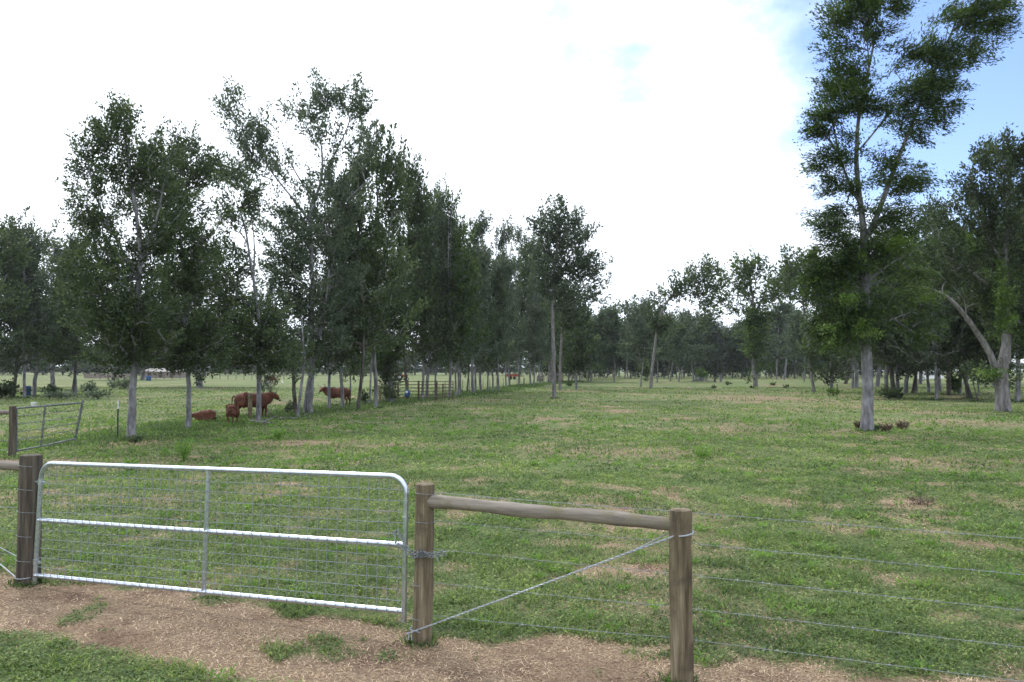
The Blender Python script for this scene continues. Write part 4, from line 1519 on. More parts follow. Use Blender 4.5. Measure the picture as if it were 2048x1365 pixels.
def barbed(mb, a, b, r=.0018, sag=.012, barbs=True, gap=.125, seed=0):
    rs = random.Random(seed)
    a, b = Vector(a), Vector(b)
    L_ = (b - a).length
    n = max(6, int(L_ / .10))
    d = (b - a).normalized()
    side = d.cross(Vector((0, 0, 1))).normalized()
    pts1 = []
    for i in range(n + 1):
        t = i / n
        p = a.lerp(b, t) - Vector((0, 0, sag * 4 * t * (1 - t))) + Vector((0, 0, math.sin(i * 1.9) * .0012))
        pts1.append(p)
    mb.tube(pts1, r, 6)
    if barbs:
        k = int(L_ / gap)
        for i in range(1, k):
            t = i / k + rs.uniform(-.01, .01)
            p = a.lerp(b, t) - Vector((0, 0, sag * 4 * t * (1 - t)))
            mb.tube([p - d * .008, p + d * .008], r * 1.9, 6)
            for s in range(2):
                an = rs.uniform(0, 3.14)
                w = side * math.cos(an) + Vector((0, 0, 1)) * math.sin(an)
                mb.tube([p - w * .015 + d * .004 * (s - .5), p + w * .015 - d * .004 * (s - .5)], [.0007, .0011], 4)
    return mb


def wrap(mb, c, z, r, rad=.002, tilt=.0, a0=0, a1=2 * math.pi):
    pts = []
    for i in range(25):
        a = a0 + (a1 - a0) * i / 24
        pts.append(Vector((c.x + math.cos(a) * r, c.y + math.sin(a) * r, z + tilt * math.sin(a - 2.2))))
    mb.tube(pts, rad, 6)
    return mb


post_L0, post_L1 = fence_pt(66), fence_pt(69, z=1.242)
post_M0, post_M1 = fence_pt(843), fence_pt(853, z=1.201)
post_R0, post_R1 = fence_pt(1356), fence_pt(1360, z=1.138)
rL, rM, rR = .098, .073, .072

def build_rail(mb, parent):
    an = math.atan2(FD.y, FD.x)
    rot = Matrix.Rotation(-an, 3, 'Z')
    mb.v = [tuple(rot @ Vector(p)) for p in mb.v]
    o = mb.build('top_rail', M['rail'], parent)
    o.rotation_euler = (0, 0, an)
    return o


# right-hand fence: corner post, brace post, rail, brace wire, five barbed wires running out to the right
fr = thing('wire_fence', 'barbed wire fence right of the silver gate, with a wooden rail and diagonal brace wire', 'fence', post_M0)
round_post('post', local(fr, post_M0) - Vector((0, 0, .3)), local(fr, post_M1), rM, 'post', fr, 1)
round_post('post', local(fr, post_R0) - Vector((0, 0, .3)), local(fr, post_R1), rR, 'post', fr, 2)
far_post = fence_pt(1360) + FD * 4.6
round_post('post', local(fr, far_post) - Vector((0, 0, .3)), local(fr, far_post) + Vector((0, 0, 1.14)), .065, 'post', fr, 3)
mb = MB()
ra = fence_pt(862, py=1003) + Vector((0, 0, 0))
rb = fence_pt(1343, py=1048)
pts, rad = [], []
for i in range(25):
    t = i / 24
    pts.append(ra.lerp(rb, t) - fr.location + Vector((0, 0, .004 * math.sin(t * 11))))
    rad.append(.0485 + .0035 * math.sin(t * 17 + 1) + .002 * math.sin(t * 41) - .002 * t)
mb.tube(pts, rad, 22)
# rotated object so the wood grain runs along the rail
build_rail(mb, fr)
for i, (yl, yr, yr2, yend) in enumerate([(990, 1027, 1033, 1083), (1047, 1089, 1097, 1158), (1104, 1153, 1159, 1227), (1173, 1220, 1224, 1297), (1240, 1283, 1288, 1362)]):
    zl = fence_pt(855, py=yl - 3).z
    zr = fence_pt(1345, py=yr).z
    ze = fence_pt(2048, py=yend).z
    back = Vector((FN.x, FN.y, 0))
    mb = MB()
    a = post_M0 + back * (rM + .002) + Vector((0, 0, zl))
    b = post_R0 + back * (rR + .002) + Vector((0, 0, zr))
    c = fence_pt(2048) + back * .01
    c.z = ze
    e = far_post + back * .07
    e.z = ze
    barbed(mb, a - fr.location, b - fr.location, seed=i, sag=.006)
    barbed(mb, b - fr.location, e - fr.location, seed=i + 10, sag=.010)
    wrap(mb, local(fr, post_M0.lerp(post_M1, zl / 1.2)), zl, rM + .004, tilt=.006)
    mb.build('barbed_wire', M['wire'], fr)
mb = MB()
lo = fence_pt(826, py=1262) - Vector((FN.x, FN.y, 0)) * (rM + .006)
hi = fence_pt(1350, py=1068) - Vector((FN.x, FN.y, 0)) * (rR + .006)
for s in (0, 1):
    pts = []
    for i in range(140):
        t = i / 139
        p = lo.lerp(hi, t)
        an = t * 2 * math.pi * 26 + math.pi * s
        q = FD * 0 + Vector((0, 0, 1)) * math.sin(an) * .0042 + Vector((FN.x, FN.y, 0)) * math.cos(an) * .0042
        pts.append(p + q - fr.location)
    mb.tube(pts, .0033, 6)
# round the back of the brace post and its second leg behind
cR = local(fr, post_R0.lerp(post_R1, .86))
zc = hi.z
pts = []
a0 = math.atan2(-FN.y, -FN.x)
for i in range(18):
    a = a0 + math.pi * 1.15 * i / 17
    pts.append((cR.x + math.cos(a) * (rR + .006), cR.y + math.sin(a) * (rR + .006), zc + .035 * i / 17))
mb.tube(pts, .0058, 7)
bk = Vector((FN.x, FN.y, 0)) * (rR + .004)
mb.tube([local(fr, post_R0) + bk + Vector((0, 0, zc + .035)), hi.lerp(lo, .14) - fr.location + Vector((FN.x, FN.y, 0)) * .03, hi.lerp(lo, .3) - fr.location], .0040, 6)
cM = local(fr, post_M0)
wrap(mb, cM, .10, rM + .007, rad=.0045, tilt=.02)
for s in (-.012, .014):     # twisted tails
    mb.tube([lo - fr.location + FD * (.03 + s), lo - fr.location + FD * (.05 + s) - Vector((FN.x, FN.y, 0)) * .03 - Vector((0, 0, .03))], .0024, 5)
mb.build('brace_wire', M['cable'], fr)

# left-hand fence
fl = thing('wire_fence', 'barbed wire fence left of the silver gate, with a thick dark round post', 'fence', post_L0)
round_post('post', local(fl, post_L0) - Vector((0, 0, .3)), local(fl, post_L1), rL, 'post_dark', fl, 4)
out_post = post_L0 - FD * 2.35
round_post('post', local(fl, out_post) - Vector((0, 0, .3)), local(fl, out_post) + Vector((0, 0, 1.22)), .08, 'post_dark', fl, 5)
mb = MB()
ra = out_post + Vector((0, 0, 1.13)) + FD * .07
rb = post_L0 + Vector((0, 0, 1.128)) - FD * (rL - .012)
pts, rad = [], []
for i in range(17):
    t = i / 16
    pts.append(ra.lerp(rb, t) - fl.location)
    rad.append(.046 + .002 * math.sin(t * 13))
mb.tube(pts, rad, 20)
build_rail(mb, fl)
for i, z in enumerate([1.14, .915, .70, .47, .235]):
    mb = MB()
    back = Vector((FN.x, FN.y, 0))
    a = post_L0 + back * (rL + .002) + Vector((0, 0, z))
    b = out_post - FD * 3 + back * .08 + Vector((0, 0, z))
    barbed(mb, a - fl.location, b - fl.location, seed=40 + i)
    wrap(mb, Vector((0, 0, 0)), z, rL + .005, rad=.0024, tilt=.012)
    mb.build('barbed_wire', M['wire'], fl)
mb = MB()
a = post_L0 - Vector((FN.x, FN.y, 0)) * (rL + .004) - FD * .03 + Vector((0, 0, .09))
b = out_post + FD * 0 + Vector((0, 0, 1.05))
mb.tube([a - fl.location, b - fl.location], .0055, 7)
a2 = post_L0 + Vector((FN.x, FN.y, 0)) * (rL * .3) - FD * rL + Vector((0, 0, .22))
mb.tube([a2 - fl.location, b - fl.location - Vector((0, 0, .25))], .004, 6)
wrap(mb, Vector((0, 0, 0)), .085, rL + .006, rad=.0045, tilt=-.01)
mb.build('brace_wire', M['cable'], fl)


def make_gate():
    # four corners read from the picture, all on the fence line
    bl = fence_pt(84.5, py=1150)
    tl = fence_pt(93, py=926)
    br = fence_pt(813, py=1222)
    tr = fence_pt(817, py=953)
    for p in (bl, tl, br, tr):
        p -= Vector((FN.x, FN.y, 0)) * .02
    root = thing('farm_gate', 'shiny galvanised tube gate filled with wire mesh, closed between two round wooden posts', 'gate', Vector((bl.x, bl.y, 0)))
    o = root.location
    rt = .0215

    def P(u, v, off=0):
        p = bl.lerp(br, u).lerp(tl.lerp(tr, u), v)
        return p - o - Vector((FN.x, FN.y, 0)) * off
    # hoop: up the left stile, across the top with rounded corners, down the right stile
    H = (tl - bl).length
    W = (br - bl).length
    cr = .14
    pts = [P(-.001, -.075)]
    for i in range(8):
        pts.append(P(-.001 + .001 * i / 7, -.03 + (1 - cr / H + .03) * i / 7))
    for i in range(1, 9):
        a = math.pi / 2 * i / 8
        pts.append(P(cr / W * (1 - math.cos(a)), 1 - cr / H * (1 - math.sin(a))))
    for i in range(1, 12):
        pts.append(P(cr / W + (1 - 2 * cr / W) * i / 12, 1))
    for i in range(9):
        a = math.pi / 2 * i / 8
        pts.append(P(1 - cr / W * (1 - math.sin(a)), 1 - cr / H * (1 - math.cos(a))))
    for i in range(1, 8):
        pts.append(P(1, 1 - cr / H - (1 - cr / H + .075) * i / 7))
    MB().tube(pts, rt, 18).build('frame', M['steel'], root)
    for v in (0.0, .492):
        MB().tube([P(i / 12, v) for i in range(13)], rt, 18).build('rail', M['steel'], root)
    vs = [.001, .10, .20, .295, .385, .492, .585, .675, .765, .86]
    MB().tube([P(0.513, -.03), P(0.513, 1.0)], .0195, 16).build('stile', M['steel'], root)
    # mesh welded to the front of the tubes
    mb = MB()
    for v in [.082, .165, .247, .33, .411, .575, .657, .739, .821, .903]:
        q = [P(.004 + .992 * i / 20, v + .0015 * math.sin(i * 1.3 + v * 30), .019) for i in range(21)]
        mb.tube(q, .0026, 5)
    n = 43
    for i in range(n):
        u = (i + .55) / n
        if abs(u - 0.513) < .008:
            continue
        mb.tube([P(u + .0007 * math.sin(i * 2.1), 0 - .01, .026), P(u, .5, .026), P(u - .0007 * math.sin(i * 1.7), .99 if .03 < u < .97 else .93, .024)], .0026, 5)
    mb.build('mesh_infill', M['wire'], root)
    # hinges: bolts with eye collars on the left stile
    for v in (.83, .12):
        mb = MB()
        c = P(0, v)
        mb.tube([c - Vector((0, 0, .025)), c + Vector((0, 0, .025))], rt + .006, 16)
        mb.tube([c - FD * .075, c + FD * .045], .009, 10)
        mb.tube([c + FD * .045, c + FD * .058], .016, 6)
        mb.build('hinge', M['steel'], root)
    mb = MB()
    c = P(1, .69)
    mb.tube([c - Vector((0, 0, .014)), c + Vector((0, 0, .014))], rt + .005, 16)
    mb.build('collar', M['steel'], root)
    return root, P, o


gate, GP, go = make_gate()


def link_mesh(mb, c, d, up, L_=.032, w=.011, r=.0030):
    d = Vector(d).normalized()
    up = (Vector(up) - d * Vector(up).dot(d)).normalized()
    pts = []
    for i in range(13):
        a = 2 * math.pi * i / 12
        x = math.cos(a)
        y = math.sin(a)
        x = math.copysign(abs(x) ** .7, x)
        pts.append(Vector(c) + d * x * L_ * .5 + up * y * w * .75)
    mb.tube(pts, r, 6, caps=False)


def make_chain():
    c = fence_pt(850)
    root = thing('gate_chain', 'steel chain looped round the middle rail end of the silver gate and the round post', 'chain', Vector((c.x, c.y, .72)))
    o = root.location
    nrm = -Vector((FN.x, FN.y, 0))
    path = []
    gs = GP(1, .492) + go
    pc = post_M0.lerp(post_M1, .6)
    zr = fence_pt(850, py=1103).z
    # from the inner side of the stile over the rail, across the gap, round the front of the post and on to the right
    path += [gs - FD * .085 + nrm * .02 + Vector((0, 0, .085)), gs - FD * .06 + nrm * .045 + Vector((0, 0, .03)), gs - FD * .02 + nrm * .05 + Vector((0, 0, -.005)),
             gs + FD * .03 + nrm * .04 + Vector((0, 0, -.03)), gs + FD * .07 + nrm * .045 + Vector((0, 0, -.03))]
    for i in range(7):
        a = math.radians(-60 + 120 * i / 6)
        path.append(Vector((pc.x, pc.y, zr - .012 * math.sin(i * 1.1))) + (nrm * math.cos(a) + FD * math.sin(a)) * (rM + .012))
    path += [Vector((pc.x, pc.y, zr + .0)) + FD * (rM + .05), Vector((pc.x, pc.y, zr + .01)) + FD * (rM + .11) + nrm * -.02]

    def run(path, off, mb, ph=0):
        seg = [(path[i + 1] - path[i]).length for i in range(len(path) - 1)]
        tot = sum(seg)
        n = int(tot / .024)
        for i in range(n):
            s = (i + .5) / n * tot
            j = 0
            while j < len(seg) - 1 and s > seg[j]:
                s -= seg[j]
                j += 1
            p = path[j].lerp(path[j + 1], s / seg[j])
            d = path[j + 1] - path[j]
            up = Vector((0, 0, 1)) if (i + ph) % 2 else nrm
            link_mesh(mb, p - o + off, d, up)
    mb = MB()
    run(path, Vector((0, 0, 0)), mb)
    run(path[3:], Vector((0, 0, -.022)) + nrm * .004, mb, 1)
    run([path[0] + FD * -.01, path[0] + Vector((0, 0, .03)) + FD * .03, gs + FD * -.02 + nrm * .035 + Vector((0, 0, .06)), gs + FD * .05 + nrm * .03 + Vector((0, 0, -.02))], Vector((0, 0, 0)), mb, 1)
    run([path[-2], path[-2] + Vector((0, 0, -.06)) + nrm * .015], Vector((0, 0, 0)), mb)
    mb.build('links', M['wire'], root)
    mb = MB()
    p = pc + nrm * (rM + .022) + FD * .03
    p.z = zr - .005
    mb.box(p - o, (.045, .022, .04))
    link_mesh(mb, p - o + Vector((0, 0, .028)), Vector((0, 0, 1)), FD, .045, .017, .004)
    mb.build('padlock', M['steel_old'], root, smooth=False)


make_chain()


# ---------------------------------------------------------------- old grey gate at the left, T-posts, row fence
def make_old_gate():
    pb = on(ground(24, 912))
    root = thing('farm_gate', 'old grey tube gate sagging open at the left edge beside a wooden post', 'gate', pb)
    Y0 = pb.y
    k = Y0 / F

    def Q(px, py, dy=0.0):
        return at(px, py, Y0 + dy) - pb
    lt, lb = Q(33, 817), Q(33, 905)
    rt, rb = Q(165, 806, 1.2), Q(150, 880, 1.2)
    rb.z = max(rb.z, .08)
    r = .024
    top = [Q(20, 826), Q(33, 817)] + [lt.lerp(rt, i / 8) for i in range(1, 9)]
    MB().tube(top, r, 10).build('top_rail', M['steel_old'], root)
    MB().tube([rt + (rt - rb) * .08, rb - (rt - rb) * .02], r * 1.25, 10).build('end_stile', M['steel_old'], root)
    MB().tube([lt, lb], r, 10).build('hinge_stile', M['steel_old'], root)
    MB().tube([lt.lerp(rt, .42), lb.lerp(rb, .40)], r * .9, 8).build('middle_stile', M['steel_old'], root)
    for v in (.18, .36, .54, .72, .97):
        MB().tube([lt.lerp(lb, v), lt.lerp(lb, v).lerp(rt.lerp(rb, v), .5) - Vector((0, 0, .012)), rt.lerp(rb, v)], r * (.9 if v > .9 else .40), 8).build('rail', M['steel_old'], root)
    f = thing('wire_fence', 'round wooden post with a rail leaving the left edge, holding the old grey gate', 'fence', on(ground(24, 914)))
    round_post('post', Vector((0, 0, -.3)), Q(26, 812) - Vector((0, 0, 0)), .078, 'post_dark', f, 9)
    o = f.location
    MB().tube([Vector((-.05, 0, 1.06)), Vector((-1.0, .25, 1.05)), Vector((-2.4, .6, 1.06))], [.055, .057, .055], 14).build('top_rail', M['rail'], f)
    for z in (.85, .62, .38, .16):
        barbed(MB(), Vector((0, .08, z)), Vector((-2.6, .7, z)), barbs=False, r=.003).build('wire', M['wire'], f)
    round_post('post', Vector((-2.4, .6, -.3)), Vector((-2.4, .6, 1.2)), .075, 'post', f, 10)


make_old_gate()


def t_post(px, by, ty, label, group=None, white=True):
    b = on(ground(px, by))
    k = b.y / F
    h = (by - ty) * k
    root = thing('t_post', label, 'post', b, R(20), group)
    hw = .22 * h if white else 0
    mb = MB()
    mb.box((0, 0, (h - hw) / 2 - .1), (.042, .007, h - hw + .2))
    mb.box((0, .018, (h - hw) / 2 - .1), (.007, .030, h - hw + .2))
    for i in range(14):
        mb.box((0, -.007, .12 + (h - hw - .2) * i / 13), (.012, .008, .018))
    mb.build('shaft', M['tpost'], root, smooth=False)
    if white:
        mb = MB()
        mb.box((0, 0, h - hw / 2), (.0425, .0075, hw))
        mb.box((0, .018, h - hw / 2), (.0075, .030, hw))
        mb.build('tip', M['white'], root, smooth=False)
    return root


t_post(235, 878, 800, 'dark green steel T-post with a white tip, left of the nearest row tree')
# fence running along the row
row_line = [(-20, 893), (235, 880), (376, 853), (500, 838), (660, 818), (760, 808), (850, 797), (950, 787), (1060, 771), (1150, 763)]
pts = [on(ground(*p)) for p in row_line]
ff = thing('wire_fence', 'thin wire cattle fence running along the foot of the tree row', 'fence', pts[1])
for z in (.28, .52, .78, 1.05):
    mb = MB()
    for a, b in zip(pts[1:-1], pts[2:]):
        mb.tube([a + Vector((0, 0, z)) - ff.location, a.lerp(b, .5) + Vector((0, 0, z - .02)) - ff.location, b + Vector((0, 0, z)) - ff.location], .0022, 5)
    mb.build('wire', M['steel_old'], ff)
for i, (px, by, ty, w, lab) in enumerate([(500, 838, 787, .085, None), (760, 809, 777, .07, None), (790, 803, 772, .05, None), (886, 797, 768, .06, None), (1048, 772, 757, .07, None)]):
    b = on(ground(px, by))
    h = (by - ty) * b.y / F
    q = round_post('post', b - ff.location - Vector((0, 0, .2)), b - ff.location + Vector((0, 0, h)), w, 'post', ff, 20 + i)
for i in range(14):
    t = (i + .5) / 14
    px = 905 + 190 * t
    by = 793 - 27 * t
    b = on(ground(px, by))
    mb = MB()
    mb.box(b - ff.location + Vector((0, 0, .6)), (.04, .04, 1.25))
    mb.build('steel_post', M['tpost'], ff, smooth=False)

# fallen wood by the row
for i, (x0, y0, x1, y1, w, lab) in enumerate([
        (498, 845, 548, 849, .06, 'pale fallen branch on the ground at the foot of the forked row tree'),
        (560, 839, 620, 838, .05, 'long grey fallen branch lying below the clump of stems'),
        (505, 842, 530, 852, .045, 'short brown stick crossing the fallen branch below the forked row tree')]):
    a, b = on(ground(x0, y0)), on(ground(x1, y1))
    root = thing('fallen_branch', lab, 'branch', a)
    mb = MB()
    d = b - a
    rs = random.Random(i)
    pp = [d * (j / 8) + Vector((0, rs.uniform(-.05, .05), w * .8 + rs.uniform(0, .05))) for j in range(9)]
    mb.tube(pp, [w * (1 - .6 * j / 8) for j in range(9)], 8)
    mb.tube([pp[4], pp[4] + Vector((.3, .2, .12)), pp[4] + Vector((.55, .3, .25))], [w * .5, w * .3, w * .1], 6)
    mb.build('wood', M['bark_pale'] if i < 2 else M['bark_dark'], root)


# ---------------------------------------------------------------- corral panels and things about them
def corral_panel(x0, x1, by, ty, label, n=6, dy=0.0):
    a = on(ground(x0, by))
    b = at(x1, by, a.y + dy)
    b.z = 0
    h = (by - ty) * a.y / F
    root = thing('corral_panel', label, 'corral panel', a, 0, 'brown pipe corral panels')
    d = Vector((b.x - a.x, dy, 0))
    for i in range(n):
        z = .22 + (h - .25) * i / (n - 1)
        MB().tube([Vector((0, 0, z)), d + Vector((0, 0, z))], .026, 7).build('rail', M['rust'], root)
    for t in (0, 1):
        MB().tube([d * t + Vector((0, 0, -.05)), d * t + Vector((0, 0, h + .02))], .032, 8).build('upright', M['rust'], root)
    MB().tube([d * .5 + Vector((0, 0, .2)), d * .5 + Vector((0, 0, h))], .02, 7).build('brace', M['rust'], root)


corral_panel(797, 836, 803, 763, 'leftmost of the brown pipe corral panels, where the blue bag hangs')
corral_panel(838, 872, 803, 763, 'middle brown pipe corral panel, behind the leaning pale trees')
corral_panel(874, 906, 802, 763, 'rightmost of the brown pipe corral panels', dy=1.5)
corral_panel(762, 795, 798, 768, 'lower brown pipe panel on the far side left of the hanging blue bag', 4, dy=2.0)


def bag():
    Yb = ground(815, 803).y - .15
    c = at(815, 788, Yb)
    root = thing('feed_bag', 'blue and white feed bag hanging on the brown corral panel', 'bag', c - Vector((0, 0, .2)))
    mb = MB()
    mb.ball((0, 0, .22), (.20, .10, .22), 12, 9)
    mb.ball((-.06, -.02, .10), (.15, .10, .12), 10, 7)
    mb.tube([(0, 0, .40), (.02, .05, .50)], [.05, .02], 7)
    mb.build('sack', M['blue'], root)
    MB().ball((-.04, -.085, .30), (.09, .035, .08), 9, 6).build('white_patch', M['white'], root)


bag()


def barrel(px, by, h, r, label):
    b = on(ground(px, by))
    root = thing('barrel', label, 'barrel', b)
    pts = []
    rad = []
    for z, q in [(0, .93), (.02, 1), (.3, 1), (.32, 1.04), (.35, 1.04), (.37, 1), (.63, 1), (.65, 1.04), (.68, 1.04), (.70, 1), (.97, 1), (1, .93)]:
        pts.append((0, 0, z * h))
        rad.append(r * q)
    MB().tube(pts, rad, 18).build('drum', M['blue'], root)
    MB().tube([(r * .4, 0, h), (r * .4, 0, h + .03)], .04, 8).build('cap', M['white'], root)


barrel(54, 793, .80, .28, 'blue plastic barrel between the dark trunks at the left edge')
barrel(297, 762, .95, .45, 'small blue barrel far off in front of the long brown shed')


def shed():
    a = on(ground(284, 756.6))
    L_ = 74 * a.y / F
    root = thing('shed', 'long low brownish shed on the far side of the cattle field', 'shed', a)
    h = 1.55
    mb = MB()
    mb.box((L_ / 2, 2, h / 2), (L_, 4, h))
    mb.build('wall', M['plank'], root, smooth=False)
    mb = MB()
    rotm = Matrix.Rotation(R(10), 3, 'X')
    mb.box((L_ / 2, 2, h + .40), (L_ + .6, 4.7, .08), rotm)
    mb.build('roof', M['roof'], root, smooth=False)
    for i in range(3):
        MB().box((L_ * (.2 + .3 * i), -.03, .62), (.9, .06, 1.2)).build('door', M['post_dark'], root, smooth=False)
    a = on(ground(168, 757.5))
    L_ = 96 * a.y / F
    root = thing('board_wall', 'low brown board wall at the far edge of the cattle field', 'wall', a)
    mb = MB()
    n = 40
    for i in range(n):
        mb.box((L_ * (i + .5) / n, 0, .55), (L_ / n * .94, .05, 1.1 + .08 * math.sin(i * 2.3)))
    mb.build('boards', M['plank'], root, smooth=False)
    for i in range(9):
        MB().box((L_ * i / 8, .08, .55), (.12, .12, 1.2)).build('post', M['post_dark'], root, smooth=False)


shed()


def field_fence(x0, x1, by, label, n, h=1.1):
    a, b = on(ground(x0, by)), on(ground(x1, by))
    root = thing('field_fence', label, 'fence', a)
    for z in (.4, .75, 1.05):
        MB().tube([Vector((0, 0, z)), b - a + Vector((0, 0, z))], .012, 5).build('wire', M['wire'], root)
    for i in range(n):
        p = (b - a) * (i / (n - 1))
        MB().box(p + Vector((0, 0, h / 2)), (.09, .09, h)).build('post', M['post_dark'], root, smooth=False)


field_fence(200, 600, 759.5, 'distant post and wire fence across the far side of the cattle field', 26)
field_fence(1180, 1640, 755.5, 'distant dark fence glimpsed behind the far wood', 24)


def bale(px, by, r, w, label, rz=0):
    b = on(ground(px, by))
    root = thing('hay_bale', label, 'hay bale', b, rz)
    mb = MB()
    rs = random.Random(int(px))
    pts = [(-w / 2, 0, r * .95), (-w / 2 + .03, 0, r * .95), (0, 0, r * .95), (w / 2 - .03, 0, r * .95), (w / 2, 0, r * .95)]
    mb.tube(pts, [r * .9, r, r * 1.01, r, r * .9], 22)
    mb.build('hay', M['hay'], root)
    for s in (-.3, 0, .3):
        MB().tube([(s * w + .0 - .015, 0, r * .95), (s * w + .015, 0, r * .95)], r * 1.015, 22, caps=False).build('twine', M['rail'], root)


bale(1080, 763, .75, 1.3, 'pale round hay bale seen between the last row trees')
bale(1103, 764.5, .85, 1.5, 'greenish-grey round bale just left of the tall lone trunk', .5)
bale(1114, 764, .8, 1.4, 'grey round bale showing between the two tall bare trunks', .2)


def tractor():
    b = on(ground(803, 762.5))
    root = thing('tractor', 'small red tractor parked far off behind the corral panels', 'tractor', b, R(20))
    mb = MB()
    mb.box((.5, 0, .95), (1.2, .6, .5)).box((-.35, 0, .75), (.8, .7, .25)).box((-.6, .45, 1.15), (.7, .12, .3)).box((-.6, -.45, 1.15), (.7, .12, .3))
    mb.build('body', M['red'], root, smooth=False)
    MB().tube([(.6, .12, 1.1), (.6, .12, 1.75)], .04, 8).build('exhaust', M['steel_old'], root)
    MB().box((-.55, 0, 1.15), (.4, .4, .1)).box((-.75, 0, 1.35), (.08, .4, .4)).build('seat', M['rubber'], root, smooth=False)
    for (x, y, r, w) in [(-.6, .62, .65, .35), (-.6, -.62, .65, .35), (.9, .5, .36, .2), (.9, -.5, .36, .2)]:
        wh = MB().tube([(x, y - w / 2, r), (x, y - w / 2 + .04, r), (x, y + w / 2 - .04, r), (x, y + w / 2, r)], [r * .9, r, r, r * .9], 20).build('wheel', M['rubber'], root)
        MB().tube([(x, y - w / 2 - .01, r), (x, y + w / 2 + .01, r)], r * .5, 14).build('rim', M['white'], wh)


tractor()


def trailer():
    b = on(ground(1026, 759.5))
    root = thing('farm_trailer', 'low red farm trailer far off, left of the last row trees', 'trailer', b)
    mb = MB()
    mb.box((0, 0, .9), (3.0, 1.6, .55)).box((1.9, 0, .7), (.9, .1, .1))
    mb.build('bed', M['red'], root, smooth=False)
    for x in (-.5, .3):
        for y in (-.85, .85):
            MB().tube([(x, y - .1, .34), (x, y + .1, .34)], .34, 16).build('wheel', M['rubber'], root)


trailer()


def car(px, by, label, paint, rz, kind='car'):
    b = on(ground(px, by))
    root = thing('parked_car', label, 'car', b, rz)
    L_, W = 4.5, 1.75
    prof = [(-2.22, .32), (-2.25, .62), (-2.15, .92), (-1.35, 1.0), (-.85, 1.38), (.15, 1.44), (.75, 1.30), (1.25, .98), (2.0, .84), (2.24, .66), (2.25, .34)]
    if kind == 'van':
        prof = [(-2.25, .34), (-2.28, .8), (-2.22, 1.45), (-1.9, 1.72), (.4, 1.76), (1.0, 1.58), (1.45, 1.08), (2.1, .92), (2.28, .66), (2.28, .34)]
    vs, fs = [], []
    n = len(prof)
    cols = [(-.5, .0), (-.47, .05), (.47, .05), (.5, .0)]
    for (w, up) in cols:
        for (x, z) in prof:
            tum = .80 if z > 1.05 else 1.0
            inset = .0 if abs(w) == .5 else .0
            zz = z + (up * .3 if z > .5 else 0)
            vs.append((x * (1 if abs(w) < .5 else .985), w * W * tum, zz))
    for c in range(3):
        for i in range(n - 1):
            fs.append((c * n + i, c * n + i + 1, (c + 1) * n + i + 1, (c + 1) * n + i))
        fs.append((c * n + n - 1, c * n, (c + 1) * n, (c + 1) * n + n - 1))
    fs.append(tuple(range(n - 1, -1, -1)))
    fs.append(tuple(range(3 * n, 4 * n)))
    mb = MB()
    mb.add(vs, fs)
    mb.build('body', M[paint], root, smooth=False)
    zt = 1.36 if kind == 'car' else 1.62
    z0 = 1.0 if kind == 'car' else 1.08
    for s in (-1, 1):
        for (xa, xb) in [(-1.0, -.12), (-.04, .85)]:
            y0, y1 = s * W * .5 * 1.006, s * W * .405
            mb = MB()
            q = [(xa - (.25 if xa < -.5 else 0), y0 * .985, z0), (xb + (.30 if xb > .5 else 0), y0 * .985, z0), (xb - .02, y1 * 1.01, zt), (xa + (.1 if xa < -.5 else 0), y1 * 1.01, zt)]
            q2 = [(x, y + s * .012, z) for x, y, z in q]
            mb.add(q + q2, [(0, 1, 2, 3), (4, 7, 6, 5), (0, 4, 5, 1), (1, 5, 6, 2), (2, 6, 7, 3), (3, 7, 4, 0)])
            mb.build('window', M['glass'], root, smooth=False)
        MB().box((2.2, s * .6, .68), (.1, .34, .14)).build('headlight', M['glass'], root, smooth=False)
    for x in (-1.38, 1.38):
        for y in (-.78, .78):
            w = MB().tube([(x, y - .1, .33), (x, y - .07, .33), (x, y + .07, .33), (x, y + .1, .33)], [.30, .33, .33, .30], 20).build('wheel', M['rubber'], root)
            MB().tube([(x, y - .105, .33), (x, y + .105, .33)], .19, 14).build('rim', M['silver'], w)
    return root


car(1970, 762.5, 'silver car parked beyond the shady wood, seen left of the massive old tree', 'silver', R(5))
car(1859, 761.8, 'white van parked beyond the wood, seen past slim dark trunks', 'white', R(-8), 'van')


def brush_pile():
    b = on(ground(1401, 764))
    root = thing('brush_pile', 'heap of grey cut branches with green regrowth in the far pasture', 'brush pile', b)
    rs = random.Random(4)
    mb = MB()
    for i in range(70):
        x, y = rs.gauss(0, .75), rs.gauss(0, .6)
        a = rs.uniform(0, 6.28)
        l = rs.uniform(.5, 1.4)
        z = max(.05, rs.uniform(.05, .75) * math.exp(-(x * x + y * y) / 1.6))
        mb.tube([(x - math.cos(a) * l / 2, y - math.sin(a) * l / 2, z), (x + math.cos(a) * l / 2, y + math.sin(a) * l / 2, max(.03, z + rs.uniform(-.2, .45)))], [.045, .015], 5)
    mb.build('branches', M['bark'], root)
    for i, (px, by, h) in enumerate([(1430, 765, .9), (1442, 764, 1.4)]):
        b = on(ground(px, by))
        r = thing('stump', ['low dark stump with twigs right of the brush pile', 'taller pale broken stump right of the brush pile'][i], 'stump', b)
        mb = MB()
        mb.tube([(0, 0, -.1), (0, 0, h * .5), (.08, .03, h)], [.28, .18, .10], 9)
        for q in range(8):
            a = q * .8
            mb.tube([(0, 0, h * .4), (math.cos(a) * .5, math.sin(a) * .4, h * .75)], [.03, .01], 5)
        mb.build('wood', M['bark_pale'] if i else M['bark_dark'], r)


brush_pile()


